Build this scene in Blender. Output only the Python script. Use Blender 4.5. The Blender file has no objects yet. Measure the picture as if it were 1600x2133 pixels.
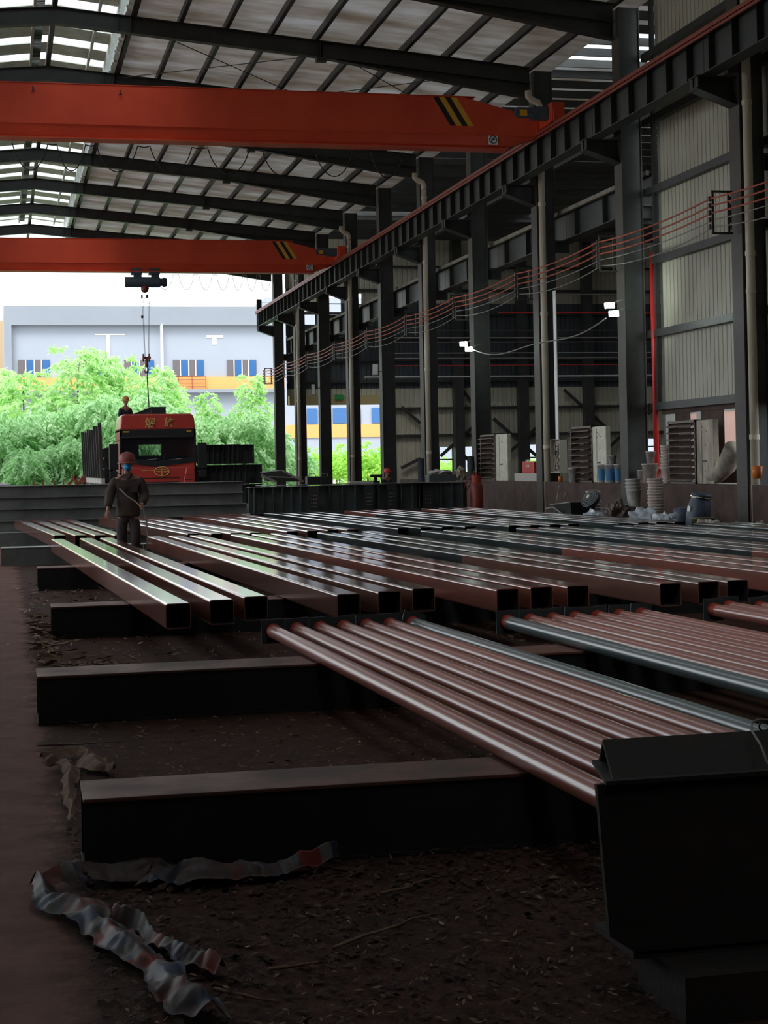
import bpy, bmesh, math, random
from math import sin, cos, tan, radians, pi, atan2, sqrt
from mathutils import Vector, Matrix, noise
random.seed(7)
sc = bpy.context.scene
COL = sc.collection

# ---------------------------------------------------------------- camera
F = 3450.0; CX = 800.0; YAW = radians(13.05); PIT = radians(1.0); ROLL = radians(1.1); EYE = 1.55
PY = 985 - 800 * tan(ROLL) - F * tan(PIT)
_f = Vector((sin(YAW) * cos(PIT), cos(YAW) * cos(PIT), sin(PIT)))
_r = Vector((cos(YAW), -sin(YAW), 0)); _u = _r.cross(_f)
_r2 = _r * cos(ROLL) - _u * sin(ROLL); _u2 = _r * sin(ROLL) + _u * cos(ROLL)
ORG = Vector((0, 0, EYE))
def ray(x, y): return _f * F + _r2 * (x - CX) - _u2 * (y - PY)
def atz(x, y, z): d = ray(x, y); return ORG + d * ((z - EYE) / d.z)
def atY(x, y, Y): d = ray(x, y); return ORG + d * (Y / d.y)
def atX(x, y, X): d = ray(x, y); return ORG + d * (X / d.x)
cam = bpy.data.cameras.new('camera'); camo = bpy.data.objects.new('camera', cam); COL.objects.link(camo)
camo.matrix_world = Matrix(((_r2.x, _u2.x, -_f.x, 0), (_r2.y, _u2.y, -_f.y, 0), (_r2.z, _u2.z, -_f.z, EYE), (0, 0, 0, 1)))
cam.sensor_fit = 'VERTICAL'; cam.sensor_height = 24; cam.lens = F / 2133 * 24
cam.shift_y = -(1066.5 - PY) / 2133; cam.clip_start = 0.1; cam.clip_end = 2000
sc.camera = camo

# ---------------------------------------------------------------- materials
def mat(name, col, rough=.6, metal=0, var=0, vscale=3, col2=None, bump=0, bscale=20, spec=.5, coat=0, stretch=None, rvar=0, trans=0, emit=0, alpha=1):
    m = bpy.data.materials.new(name); m.use_nodes = True
    nt = m.node_tree; b = nt.nodes['Principled BSDF']; L = nt.links.new
    c = (*col, 1)
    b.inputs['Base Color'].default_value = c
    b.inputs['Roughness'].default_value = rough; b.inputs['Metallic'].default_value = metal
    b.inputs['Specular IOR Level'].default_value = spec
    if coat: b.inputs['Coat Weight'].default_value = coat; b.inputs['Coat Roughness'].default_value = .12; b.inputs['Coat IOR'].default_value = 1.9
    if emit:
        b.inputs['Emission Color'].default_value = c; b.inputs['Emission Strength'].default_value = emit
    if var or bump or rvar:
        tc = nt.nodes.new('ShaderNodeTexCoord'); mp = nt.nodes.new('ShaderNodeMapping')
        L(tc.outputs['Object'], mp.inputs['Vector'])
        if stretch: mp.inputs['Scale'].default_value = stretch
        n = nt.nodes.new('ShaderNodeTexNoise'); n.inputs['Scale'].default_value = vscale; n.inputs['Detail'].default_value = 5
        n.inputs['Roughness'].default_value = .65
        L(mp.outputs['Vector'], n.inputs['Vector'])
        rm = nt.nodes.new('ShaderNodeMapRange'); rm.inputs['From Min'].default_value = .35; rm.inputs['From Max'].default_value = .65
        L(n.outputs['Fac'], rm.inputs['Value'])
        if var:
            mx = nt.nodes.new('ShaderNodeMix'); mx.data_type = 'RGBA'
            c2 = col2 if col2 else tuple(v * (1 - var) for v in col)
            mx.inputs['A'].default_value = c; mx.inputs['B'].default_value = (*c2, 1)
            L(rm.outputs['Result'], mx.inputs['Factor']); L(mx.outputs['Result'], b.inputs['Base Color'])
        if rvar:
            r2 = nt.nodes.new('ShaderNodeMapRange'); r2.inputs['From Min'].default_value = .35; r2.inputs['From Max'].default_value = .65
            r2.inputs['To Min'].default_value = max(.02, rough - rvar); r2.inputs['To Max'].default_value = rough + rvar
            L(n.outputs['Fac'], r2.inputs['Value']); L(r2.outputs['Result'], b.inputs['Roughness'])
        if bump:
            n2 = nt.nodes.new('ShaderNodeTexNoise'); n2.inputs['Scale'].default_value = bscale; n2.inputs['Detail'].default_value = 6
            L(mp.outputs['Vector'], n2.inputs['Vector'])
            bp = nt.nodes.new('ShaderNodeBump'); bp.inputs['Strength'].default_value = bump; bp.inputs['Distance'].default_value = .02
            L(n2.outputs['Fac'], bp.inputs['Height']); L(bp.outputs['Normal'], b.inputs['Normal'])
    if alpha < 1 or trans:
        out = nt.nodes['Material Output']; ms = nt.nodes.new('ShaderNodeMixShader')
        t = nt.nodes.new('ShaderNodeBsdfTransparent' if alpha < 1 else 'ShaderNodeBsdfTranslucent')
        t.inputs['Color'].default_value = c if trans else (.9, .93, .96, 1)
        ms.inputs['Fac'].default_value = (1 - alpha) if alpha < 1 else trans
        L(b.outputs['BSDF'], ms.inputs[1]); L(t.outputs['BSDF'], ms.inputs[2]); L(ms.outputs['Shader'], out.inputs['Surface'])
        if trans and var: L(mx.outputs['Result'], t.inputs['Color'])
    return m
M = {}
M['steel'] = mat('dark_painted_steel', (.036, .039, .036), .5, 0, .4, 2, bump=.1)
M['girder'] = mat('runway_girder_paint', (.046, .054, .049), .5, 0, .35, 2)
M['dirty'] = mat('dusty_flange', (.16, .15, .12), .8, 0, 1, 3, (.32, .29, .24))
M['colpaint'] = mat('column_paint', (.056, .052, .043), .6, 0, .35, 1.5, (.042, .034, .027))
M['roof'] = mat('roof_insulation', (.80, .81, .82), .75, 0, 1, 1.0, (.50, .45, .39), stretch=(.35, 1.3, 1), trans=.25)
M['cladding'] = mat('pale_corrugated_sheet', (.46, .45, .37), .55, 0, 1, 1.2, (.38, .36, .28), stretch=(1, 1, .4), spec=.3)
M['claddark'] = mat('gable_corrugated_sheet', (.30, .31, .28), .6, 0, .4, 1.2)
M['monitor'] = mat('ridge_sheet', (.62, .64, .56), .6, 0, .3, 3, trans=.12)
M['skylight'] = mat('clear_roof_panel', (.95, .97, 1), .4, alpha=.15)
M['craner'] = mat('crane_red_paint', (.70, .085, .035), .45, 0, .25, 1, (.60, .065, .03), spec=.3)
M['cranesoffit'] = M['craner']
M['black'] = mat('black_paint', (.012, .012, .013), .5)
M['rubber'] = mat('black_rubber', (.015, .015, .016), .7)
M['yellow'] = mat('hazard_yellow', (.72, .36, .03), .5)
M['rail'] = mat('red_oxide_rail', (.33, .075, .05), .5, 0, .3, 4)
M['hoist'] = mat('hoist_green_grey', (.07, .10, .13), .4, 0, .3, 4)
M['hook'] = mat('hook_block_red', (.22, .04, .03), .5)
M['rope'] = mat('wire_rope', (.12, .12, .13), .5, .6)
M['copper'] = mat('red_conductor', (.42, .09, .055), .5)
M['cable'] = mat('grey_cable', (.25, .24, .22), .6)
M['insul'] = mat('brown_insulator', (.05, .03, .025), .3)
M['pvc'] = mat('cream_downpipe', (.66, .60, .48), .42, 0, 1, 1.5, (.50, .43, .33), stretch=(1, 1, .35))
M['redpipe'] = mat('red_fire_pipe', (.55, .03, .03), .4)
M['plinth'] = mat('dirty_plinth', (.10, .058, .046), .85, 0, .5, 2, bump=.4, bscale=8)
M['lampbody'] = mat('lamp_housing', (.5, .5, .5), .4)
M['lampglow'] = mat('lamp_glow', (.85, 1, .95), .4, emit=14)
M['lampoff'] = mat('lamp_glass', (.75, .78, .75), .25)
M['ground'] = mat('outside_concrete', (.42, .40, .37), .85, 0, .2, .3)
M['bwall'] = mat('grey_render', (.27, .29, .34), .85, 0, .08, .2)
M['bwall2'] = mat('pale_render', (.36, .39, .46), .85, 0, .06, .2)
M['byellow'] = mat('orange_band', (.75, .36, .12), .8)
M['bshut'] = mat('brown_shutter', (.13, .11, .12), .6)
M['bglass'] = mat('blue_glass', (.03, .12, .32), .15)
M['white'] = mat('white_paint', (.8, .8, .8), .5)
M['bark'] = mat('bark', (.12, .10, .06), .9)
def leafmat(name, c1, c2):
    m = mat(name, c1, .5, 0, 1, .8, c2, trans=.45); return m
M['leafA'] = leafmat('bamboo_leaf', (.42, .72, .22), (.66, .86, .50))
M['leafB'] = leafmat('willow_leaf', (.30, .60, .22), (.60, .82, .50))
M['leafC'] = leafmat('bush_leaf', (.34, .66, .08), (.62, .88, .22))
M['truckred'] = mat('truck_red', (.50, .05, .038), .3, coat=.5, var=.2, vscale=2)
M['truckglass'] = mat('windscreen', (.02, .025, .03), .05, alpha=.28)
M['truckblack'] = mat('truck_black', (.015, .016, .018), .35)
M['gold'] = mat('gold_letters', (.60, .38, .12), .4)
M['chrome'] = mat('chrome', (.6, .58, .5), .2, 1)
M['cream'] = mat('cream_metal', (.66, .64, .50), .45, 0, .25, 4)
M['creamdirty'] = mat('stained_cream_metal', (.50, .42, .33), .6, 0, .6, 4, stretch=(1, 1, .3))
M['louvre'] = mat('rusty_louvre', (.13, .085, .07), .5, 0, .4, 5)
M['bucketw'] = mat('white_bucket', (.62, .60, .57), .45, 0, .35, 8)
M['bucketp'] = mat('paint_stained_bucket', (.50, .34, .29), .6, 0, 1, 9, (.62, .60, .56))
M['bucketb'] = mat('blue_bucket_label', (.02, .14, .30), .5)
M['orange'] = mat('orange_plastic', (.75, .20, .03), .5)
M['barrel'] = mat('blue_grey_barrel', (.075, .095, .14), .5, 0, .4, 4)
M['olive'] = mat('olive_crate', (.12, .11, .07), .6)
M['plastic'] = mat('clear_plastic_bag', (.7, .75, .8), .15, alpha=.6)
M['redbox'] = mat('red_box', (.5, .02, .02), .45)
M['gas'] = mat('red_gas_cylinder', (.28, .04, .025), .5, 0, .5, 10)
M['cloth'] = mat('dark_navy_cloth', (.02, .022, .03), .9)
M['jacket'] = mat('dark_work_jacket', (.040, .030, .028), .9, 0, .6, 6, (.075, .05, .042), bump=.4, bscale=14)
M['trousers'] = mat('brown_work_trousers', (.055, .038, .036), .9, 0, .4, 5, bump=.3, bscale=12)
M['skin'] = mat('skin', (.36, .19, .13), .6)
M['helmet'] = mat('dusty_red_helmet', (.32, .075, .06), .5, 0, .4, 12)
M['mask'] = mat('blue_mask', (.01, .30, .62), .6)
M['glove'] = mat('dirty_gloves', (.16, .09, .07), .8)
M['boots'] = mat('boots', (.03, .025, .022), .7)
M['hair'] = mat('short_dark_hair', (.04, .025, .015), .8)
M['orangecap'] = mat('orange_yellow_helmet', (.50, .22, .06), .5)
M['hbeam'] = mat('black_steel_beam', (.022, .026, .028), .45, 0, .5, 3, bump=.15)
M['hflange'] = mat('rusty_primer_flange', (.19, .058, .038), .55, 0, 1, 2.2, (.10, .065, .055), rvar=.12)
M['grime'] = mat('brown_black_grimy_steel', (.026, .017, .014), .75, 0, 1, 5, (.016, .016, .015), bump=.3)
M['greystack'] = mat('grey_steel_stack', (.15, .155, .145), .4, 0, .4, 1.5)
M['dgirder'] = mat('dark_blue_grey_girder', (.085, .10, .105), .45, 0, .4, 2)
M['tubered'] = mat('red_oxide_tube', (.36, .12, .09), .2, 0, 1, 1.5, (.24, .085, .062), rvar=.05, stretch=(3, .6, 3), spec=.6, coat=1)
M['tubebrown'] = mat('brown_primer_tube', (.20, .10, .078), .2, 0, 1, 1.5, (.20, .085, .062), rvar=.06, stretch=(3, .6, 3), spec=.6, coat=1)
M['tubegreen'] = mat('dark_green_grey_tube', (.022, .034, .036), .2, 0, 1, 1.5, (.032, .045, .045), rvar=.06, stretch=(3, .6, 3), spec=.6, coat=1)
M['tubein'] = mat('tube_inside', (.02, .015, .013), .9)
M['pipe'] = mat('red_oxide_pipe', (.46, .14, .10), .30, 0, 1, 1.2, (.40, .16, .13), stretch=(1, .5, 1), spec=.9, coat=.35)
M['pipegreen'] = mat('grey_green_pipe', (.14, .20, .205), .30, 0, .2, 1.2, spec=.9, coat=.35)
M['weld'] = mat('rust_red_weld', (.32, .035, .015), .6)
M['plate'] = mat('grey_end_plate', (.035, .05, .055), .5)
M['litter'] = mat('dry_litter', (.15, .08, .055), .9, 0, 1, 6, (.28, .19, .13))
M['soil'] = mat('soil_crumbs', (.07, .035, .024), .9, 0, .6, 9)
M['straw'] = mat('pale_straw', (.45, .32, .24), .8)
M['concreteblock'] = mat('white_block', (.5, .46, .42), .8)
M['exit'] = mat('exit_sign_green', (.02, .30, .08), .5)
M['mesh'] = mat('window_mesh', (.25, .2, .17), .7)
M['paleboard'] = mat('pale_frosted_pane', (.9, .72, .66), .6, trans=.85)
M['trailerwhite'] = mat('dusty_white_rail', (.55, .52, .48), .7, 0, .3, 5)
M['rust'] = mat('rust_red_frame', (.30, .07, .04), .7)

def stripes_mat():
    m = bpy.data.materials.new('striped_tarp'); m.use_nodes = True; nt = m.node_tree; L = nt.links.new
    b = nt.nodes['Principled BSDF']; b.inputs['Roughness'].default_value = .55
    tc = nt.nodes.new('ShaderNodeTexCoord'); sp = nt.nodes.new('ShaderNodeSeparateXYZ'); L(tc.outputs['UV'], sp.inputs[0])
    fr = nt.nodes.new('ShaderNodeMath'); fr.operation = 'FRACT'; mu = nt.nodes.new('ShaderNodeMath'); mu.operation = 'MULTIPLY'; mu.inputs[1].default_value = 2.9
    L(sp.outputs['X'], mu.inputs[0]); L(mu.outputs[0], fr.inputs[0])
    r = nt.nodes.new('ShaderNodeValToRGB'); r.color_ramp.interpolation = 'CONSTANT'
    e = r.color_ramp.elements; e[0].position = 0; e[0].color = (.20, .03, .022, 1); e[1].position = .3; e[1].color = (.15, .15, .135, 1)
    for p, c in ((.45, (.02, .035, .08, 1)), (.75, (.16, .17, .155, 1)), (.92, (.08, .12, .16, 1))):
        q = e.new(p); q.color = c
    L(fr.outputs[0], r.inputs[0])
    n = nt.nodes.new('ShaderNodeTexNoise'); n.inputs['Scale'].default_value = 9; n.inputs['Detail'].default_value = 6
    L(tc.outputs['Object'], n.inputs['Vector'])
    rm = nt.nodes.new('ShaderNodeMapRange'); rm.inputs['From Min'].default_value = .40; rm.inputs['From Max'].default_value = .56; L(n.outputs['Fac'], rm.inputs['Value'])
    mx = nt.nodes.new('ShaderNodeMix'); mx.data_type = 'RGBA'; L(rm.outputs['Result'], mx.inputs['Factor']); L(r.outputs['Color'], mx.inputs['A']); mx.inputs['B'].default_value = (.05, .026, .02, 1)
    L(mx.outputs['Result'], b.inputs['Base Color']); return m
M['tarp'] = stripes_mat()

def floor_mat():
    m = bpy.data.materials.new('workshop_floor'); m.use_nodes = True; nt = m.node_tree; L = nt.links.new; N = nt.nodes.new
    b = nt.nodes['Principled BSDF']; tc = N('ShaderNodeTexCoord'); sp = N('ShaderNodeSeparateXYZ'); L(tc.outputs['Object'], sp.inputs[0])
    def noi(s, d=6, st=None):
        n = N('ShaderNodeTexNoise'); n.inputs['Scale'].default_value = s; n.inputs['Detail'].default_value = d; n.inputs['Roughness'].default_value = .7
        if st:
            mp = N('ShaderNodeMapping'); mp.inputs['Scale'].default_value = st; L(tc.outputs['Object'], mp.inputs['Vector']); L(mp.outputs[0], n.inputs['Vector'])
        else: L(tc.outputs['Object'], n.inputs['Vector'])
        return n
    def mix(a, bb, f):
        x = N('ShaderNodeMix'); x.data_type = 'RGBA'
        for s, v in (('A', a), ('B', bb)):
            if isinstance(v, tuple): x.inputs[s].default_value = (*v, 1)
            else: L(v, x.inputs[s])
        L(f, x.inputs['Factor']); return x.outputs['Result']
    def rng(v, a, bb):
        r = N('ShaderNodeMapRange'); r.inputs['From Min'].default_value = a; r.inputs['From Max'].default_value = bb; L(v, r.inputs['Value']); return r.outputs['Result']
    n1 = noi(.8); n2 = noi(9, 8, (1, 1.0, 1)); n3 = noi(45, 4); n4 = noi(3.0, 8)
    smooth = mix((.20, .098, .074), (.145, .068, .052), rng(n4.outputs['Fac'], .4, .6))
    dirt = mix((.115, .045, .030), (.045, .020, .014), rng(n2.outputs['Fac'], .38, .62))
    dirt = mix(dirt, (.060, .032, .022), rng(n1.outputs['Fac'], .4, .65))
    ad = N('ShaderNodeMath'); ad.operation = 'ADD'; L(sp.outputs['X'], ad.inputs[0])
    sc_ = N('ShaderNodeMath'); sc_.operation = 'MULTIPLY'; sc_.inputs[1].default_value = .5; L(n4.outputs['Fac'], sc_.inputs[0]); L(sc_.outputs[0], ad.inputs[1])
    side = rng(ad.outputs[0], .42, .52)
    L(mix(smooth, dirt, side), b.inputs['Base Color'])
    b.inputs['Roughness'].default_value = .8; b.inputs['Specular IOR Level'].default_value = .25
    bp = N('ShaderNodeBump'); bp.inputs['Distance'].default_value = .03
    h = N('ShaderNodeMath'); h.operation = 'ADD'; L(n2.outputs['Fac'], h.inputs[0]); L(n3.outputs['Fac'], h.inputs[1]); L(h.outputs[0], bp.inputs['Height'])
    st = N('ShaderNodeMapRange'); st.inputs['To Min'].default_value = .12; st.inputs['To Max'].default_value = .9; L(side, st.inputs['Value']); L(st.outputs[0], bp.inputs['Strength'])
    L(bp.outputs['Normal'], b.inputs['Normal']); return m
M['floor'] = floor_mat()

# ---------------------------------------------------------------- mesh builder
class MB:
    def __init__(s): s.v = []; s.f = []; s.mi = []; s.T = None; s.uv = None
    def _a(s, vs, fs, mi=0):
        n = len(s.v)
        s.v += [tuple(s.T @ Vector(p)) if s.T else tuple(p) for p in vs]
        s.f += [tuple(i + n for i in f) for f in fs]; s.mi += [mi] * len(fs)
        return s
    def box(s, x0, x1, y0, y1, z0, z1, mi=0):
        return s._a([(x, y, z) for z in (z0, z1) for y in (y0, y1) for x in (x0, x1)],
                    [(0, 2, 3, 1), (4, 5, 7, 6), (0, 1, 5, 4), (2, 6, 7, 3), (0, 4, 6, 2), (1, 3, 7, 5)], mi)
    def bar(s, a, b, w, h=None, up=(0, 0, 1), mi=0):
        h = h or w; a = Vector(a); b = Vector(b); d = (b - a).normalized(); up = Vector(up)
        if abs(d.dot(up)) > .98: up = Vector((1, 0, 0))
        r = d.cross(up).normalized(); u = r.cross(d); vs = []
        for p in (a, b):
            for sx, sz in ((-1, -1), (1, -1), (1, 1), (-1, 1)): vs.append(p + r * (sx * w / 2) + u * (sz * h / 2))
        return s._a(vs, [(0, 3, 2, 1), (4, 5, 6, 7), (0, 1, 5, 4), (1, 2, 6, 5), (2, 3, 7, 6), (3, 0, 4, 7)], mi)
    def loft(s, rings, cap=True, closed=True, mi=0):
        n = len(rings[0]); vs = [p for r in rings for p in r]; fs = []
        for i in range(len(rings) - 1):
            for j in range(n if closed else n - 1):
                k = (j + 1) % n; fs.append((i * n + j, i * n + k, (i + 1) * n + k, (i + 1) * n + j))
        if cap: fs.append(tuple(reversed(range(n)))); fs.append(tuple((len(rings) - 1) * n + j for j in range(n)))
        return s._a(vs, fs, mi)
    def tube(s, pts, r, n=8, cap=True, mi=0):
        pts = [Vector(p) for p in pts]; rings = []; pu = None
        for i, p in enumerate(pts):
            d = (pts[min(i + 1, len(pts) - 1)] - pts[max(i - 1, 0)]).normalized()
            if pu is None: pu = Vector((0, 0, 1)) if abs(d.z) < .9 else Vector((1, 0, 0))
            x = d.cross(pu).normalized(); u = x.cross(d).normalized(); pu = u
            rr = r[i] if isinstance(r, (list, tuple)) else r
            rings.append([p + (x * cos(2 * pi * k / n) + u * sin(2 * pi * k / n)) * rr for k in range(n)])
        return s.loft(rings, cap, True, mi)
    def lathe(s, prof, c=(0, 0, 0), n=16, mi=0, cap=True, axis=None):
        c = Vector(c); rings = []
        for r, z in prof: rings.append([c + Vector((r * cos(2 * pi * k / n), r * sin(2 * pi * k / n), z)) for k in range(n)])
        return s.loft(rings, cap, True, mi)
    def prism(s, poly, a, b, mi=0):  # poly: list of functions offset; a,b: vectors added
        return s.loft([[Vector(p) + Vector(a) for p in poly], [Vector(p) + Vector(b) for p in poly]], True, True, mi)
    def ibeam(s, a, b, h, w, tf=.015, tw=.01, up=(0, 0, 1), mi=0, mf=None):
        """I section from a to b, a/b at centre"""
        a = Vector(a); b = Vector(b); up = Vector(up); mf = mi if mf is None else mf
        s.bar(a + up * (h / 2 - tf / 2), b + up * (h / 2 - tf / 2), w, tf, up, mf)
        s.bar(a - up * (h / 2 - tf / 2), b - up * (h / 2 - tf / 2), w, tf, up, mi)
        return s.bar(a, b, tw, h - 2 * tf, up, mi)
    def build(s, name, mats, parent=None, smooth=False, loc=None, bevel=0):
        me = bpy.data.meshes.new(name); me.from_pydata(s.v, [], s.f)
        for m in (mats if isinstance(mats, (list, tuple)) else [mats]): me.materials.append(M[m] if isinstance(m, str) else m)
        me.polygons.foreach_set('material_index', s.mi)
        if smooth: me.polygons.foreach_set('use_smooth', [True] * len(s.f))
        if s.uv:
            ul = me.uv_layers.new(name='UVMap')
            for p in me.polygons:
                for li in p.loop_indices: ul.data[li].uv = s.uv[me.loops[li].vertex_index]
        me.update()
        o = bpy.data.objects.new(name, me); COL.objects.link(o)
        if parent: o.parent = parent
        if loc: o.location = loc
        if smooth:
            bpy.context.view_layer.objects.active = o
            mod = None
        if bevel:
            bm = o.modifiers.new('edge', 'BEVEL'); bm.width = bevel; bm.segments = 2; bm.limit_method = 'ANGLE'
        return o
def sharp(o, ang=35):
    me = o.data; bm = bmesh.new(); bm.from_mesh(me)
    for e in bm.edges:
        if len(e.link_faces) == 2 and e.calc_face_angle(0) > radians(ang): e.smooth = False
    bm.to_mesh(me); bm.free(); return o
def tag(o, label, cat, group=None, kind=None):
    if label: o['label'] = label
    if cat: o['category'] = cat
    if group: o['group'] = group
    if kind: o['kind'] = kind
    return o
def struct(o): o['kind'] = 'structure'; return o
def empty(name, loc, label, cat, group=None, rz=0):
    o = bpy.data.objects.new(name, None); COL.objects.link(o); o.location = loc; o.rotation_euler[2] = rz; o.empty_display_size = .2
    return tag(o, label, cat, group)
def copytree(o, parent=None):
    c = o.copy(); COL.objects.link(c)
    if parent: c.parent = parent
    for ch in list(o.children): copytree(ch, c)
    return c
ORD = ['first', 'second', 'third', 'fourth', 'fifth', 'sixth', 'seventh', 'eighth', 'ninth', 'tenth', 'eleventh', 'twelfth', 'thirteenth', 'fourteenth', 'fifteenth', 'sixteenth']

# ---------------------------------------------------------------- setting
XL, XR, RX = -10.9, 13.71, 1.44          # left / right column centres, ridge
YN, YF = -9.0, 82.9
RZ = 12.35                                # rafter soffit at ridge
def soff(x): return RZ - abs(x - RX) * .088
KY = [28.6 + 5.97 * k for k in range(10)]
ALLY = [28.6 + 5.97 * k for k in range(-6, 10)]
struct(MB().box(-14, 39, YN - 1, YF + .3, -.2, 0).build('floor', 'floor'))
struct(MB().box(-160, 200, YF + .3, 420, -.2, -.01).build('ground_outside', 'ground'))
struct(MB().box(-160, -14, YN - 30, YF + .3, -.2, -.01).build('ground_side', 'ground')); struct(MB().box(39, 160, YN - 30, YF + .3, -.2, -.01).build('ground_east', 'ground'))

def corr_y(x, y0, y1, z0, z1, pitch=.2, d=.022, t=0):     # corrugated sheet in plane X=x
    mb = MB(); n = int((y1 - y0) / pitch); p = []
    for i in range(n):
        a = y0 + i * pitch
        p += [(x, a), (x, a + pitch * .86), (x + d, a + pitch * .90), (x + d, a + pitch * .96)]
    p.append((x, y0 + n * pitch))
    vs = [(a, b, z0) for a, b in p] + [(a, b, z1) for a, b in p]; m = len(p)
    return mb._a(vs, [(i, i + 1, m + i + 1, m + i) for i in range(m - 1)])
def corr_x(y, x0, x1, z0, z1, pitch=.25, d=.03, mb=None):
    mb = mb or MB(); n = max(1, int(round((x1 - x0) / pitch))); pitch = (x1 - x0) / n; p = []
    for i in range(n):
        a = x0 + i * pitch
        p += [(a, y), (a + pitch * .72, y), (a + pitch * .80, y + d), (a + pitch * .92, y + d)]
    p.append((x1, y))
    vs = [(a, b, z0) for a, b in p] + [(a, b, z1) for a, b in p]; m = len(p)
    return mb._a(vs, [(i, i + 1, m + i + 1, m + i) for i in range(m - 1)])

# walls: near end, left side (open below for daylight), right side near the camera
struct(MB().box(-14, 14.3, YN - .2, YN, 0, 16).build('wall_near', 'claddark'))
wl = MB().box(-11.4, -11.3, YN, YF, 10.6, 12.2); wl.box(-11.4, -11.3, YN, 17, 0, 10.6)
struct(wl.build('wall_left', 'cladding'))
WX = 14.15
wr = corr_y(WX, YN, 33.9, 2.72, 14.0)
struct(wr.build('wall_right', 'cladding'))
struct(MB().box(14.25, 14.27, YN, 27.0, 0, 2.7).build('wall_right_lower', 'cladding'))
for i, z in enumerate([2.65, 4.25, 5.85, 7.4, 8.95, 10.4]):
    g = MB(); g.box(WX - .16, WX - .02, YN, 34.4, z, z + .16)
    struct(g.build('trim_%d' % (i + 1), 'steel'))
struct(MB().box(WX - .14, WX - .05, 33.85, 33.95, 2.7, 12.0).build('trim_7', 'steel'))
# plinth between the aisles
struct(MB().box(13.5, 13.95, YN, 56, 0, 1.06).build('wall_plinth', 'plinth'))

# roof sheets of the main hall: right / left slopes with monitor zone open
ZX0, ZX1 = RX - 1.65, RX + 1.65
def roofz(x): return soff(x) + .42 + .22
def slope(name, x0, x1, y0, y1, m):
    mb = MB(); mb.loft([[(x0, y, roofz(x0)) , (x1, y, roofz(x1)), (x1, y, roofz(x1) + .08), (x0, y, roofz(x0) + .08)] for y in (y0, y1)])
    return struct(mb.build(name, m))
slope('ceiling_right', ZX1 + .1, 14.3, YN, YF, 'roof'); slope('ceiling_left', -11.5, ZX0 - .1, YN, YF, 'roof')
# ridge monitor: raised roof with clear strips across it
mz = lambda x: 14.0 - abs(x - RX) * .12
mon = MB(); sky = MB(); y = YN; i = 0
while y < YF:
    y1 = min(y + 1.19, YF)
    for a, b in ((ZX0 - .15, RX), (RX, ZX1 + .15)):
        ring = [[(a, q, mz(a)), (b, q, mz(b)), (b, q, mz(b) + .03), (a, q, mz(a) + .03)] for q in (y, y1)]
        mon.loft(ring)
    y2 = min(y1 + .80, YF)
    for a, b in ((ZX0 - .15, RX - .1), (RX + .1, ZX1 + .15)):
        ring = [[(a, q, mz(a)), (b, q, mz(b))] for q in (y1, y2)]
        sky.loft(ring, cap=False, closed=False)
    y = y2
mon.box(ZX0 - .15, ZX0 - .1, YN, YF, roofz(ZX0), mz(ZX0)); mon.box(ZX1 + .1, ZX1 + .15, YN, YF, roofz(ZX1), mz(ZX1))
struct(mon.build('ceiling_ridge', 'monitor')); struct(sky.build('window_1', 'skylight'))
mt = MB()
for xx in (ZX0 + .02, RX - .42, RX + 1.25): mt.box(xx, xx + .07, YN, YF, mz(xx) - .16, mz(xx) - .02)
struct(mt.build('trim_8', 'monitor'))
lv = MB(); q = 28.0
while q < YF: lv.box(RX - .38, RX - .12, q, q + .05, mz(RX) - .14, mz(RX) - .11); q += .16
struct(lv.build('trim_9', 'steel'))
ie = MB()   # wrinkled insulation edge hanging at the monitor kerb
for sx, xx in ((1, ZX1 + .02), (-1, ZX0 - .02)):
    pts = []; q = 25.
    rings = []
    while q < YF:
        w = .05 * noise.noise(Vector((q * 3, xx, 0))); rings.append([(xx + w, q, roofz(xx) + .35), (xx + .05 * sx + w, q, roofz(xx) + .1), (xx + .02 * sx - w, q, roofz(xx) - .18 + w), (xx + .14 * sx, q, roofz(xx) - .2 - w)]); q += .12
    ie.loft(rings, cap=False, closed=False)
struct(ie.build('trim_10', mat('insulation_edge', (.42, .55, .48), .35, 0, 1, 14, (.75, .8, .78))))

# purlins of the hall
np_ = 0
for i in range(10):
    x = RX + 1.9 + i * 1.13
    if x > 13.6: break
    p = MB(); z = roofz(x); p.box(x - .035, x + .035, YN, YF, z - .2, z - .02); p.box(x - .035, x + .06, YN, YF, z - .21, z - .19)
    tag(p.build('roof_purlin', 'steel'), 'dark steel roof purlin running down the hall, %s out from the ridge skylights' % ORD[i], 'purlin', 'roof purlins under the white insulation')
lp = MB()
for i in range(10):
    x = RX - 1.9 - i * 1.13; z = roofz(x); lp.box(x - .035, x + .035, YN, YF, z - .2, z - .02)
struct(lp.build('trim_11', 'steel'))
tag(MB().box(RX - .06, RX + .06, YN, YF, RZ + .42, RZ + .66).build('ridge_beam', 'steel'), 'dark ridge beam along the middle of the skylight strip', 'beam')

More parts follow.
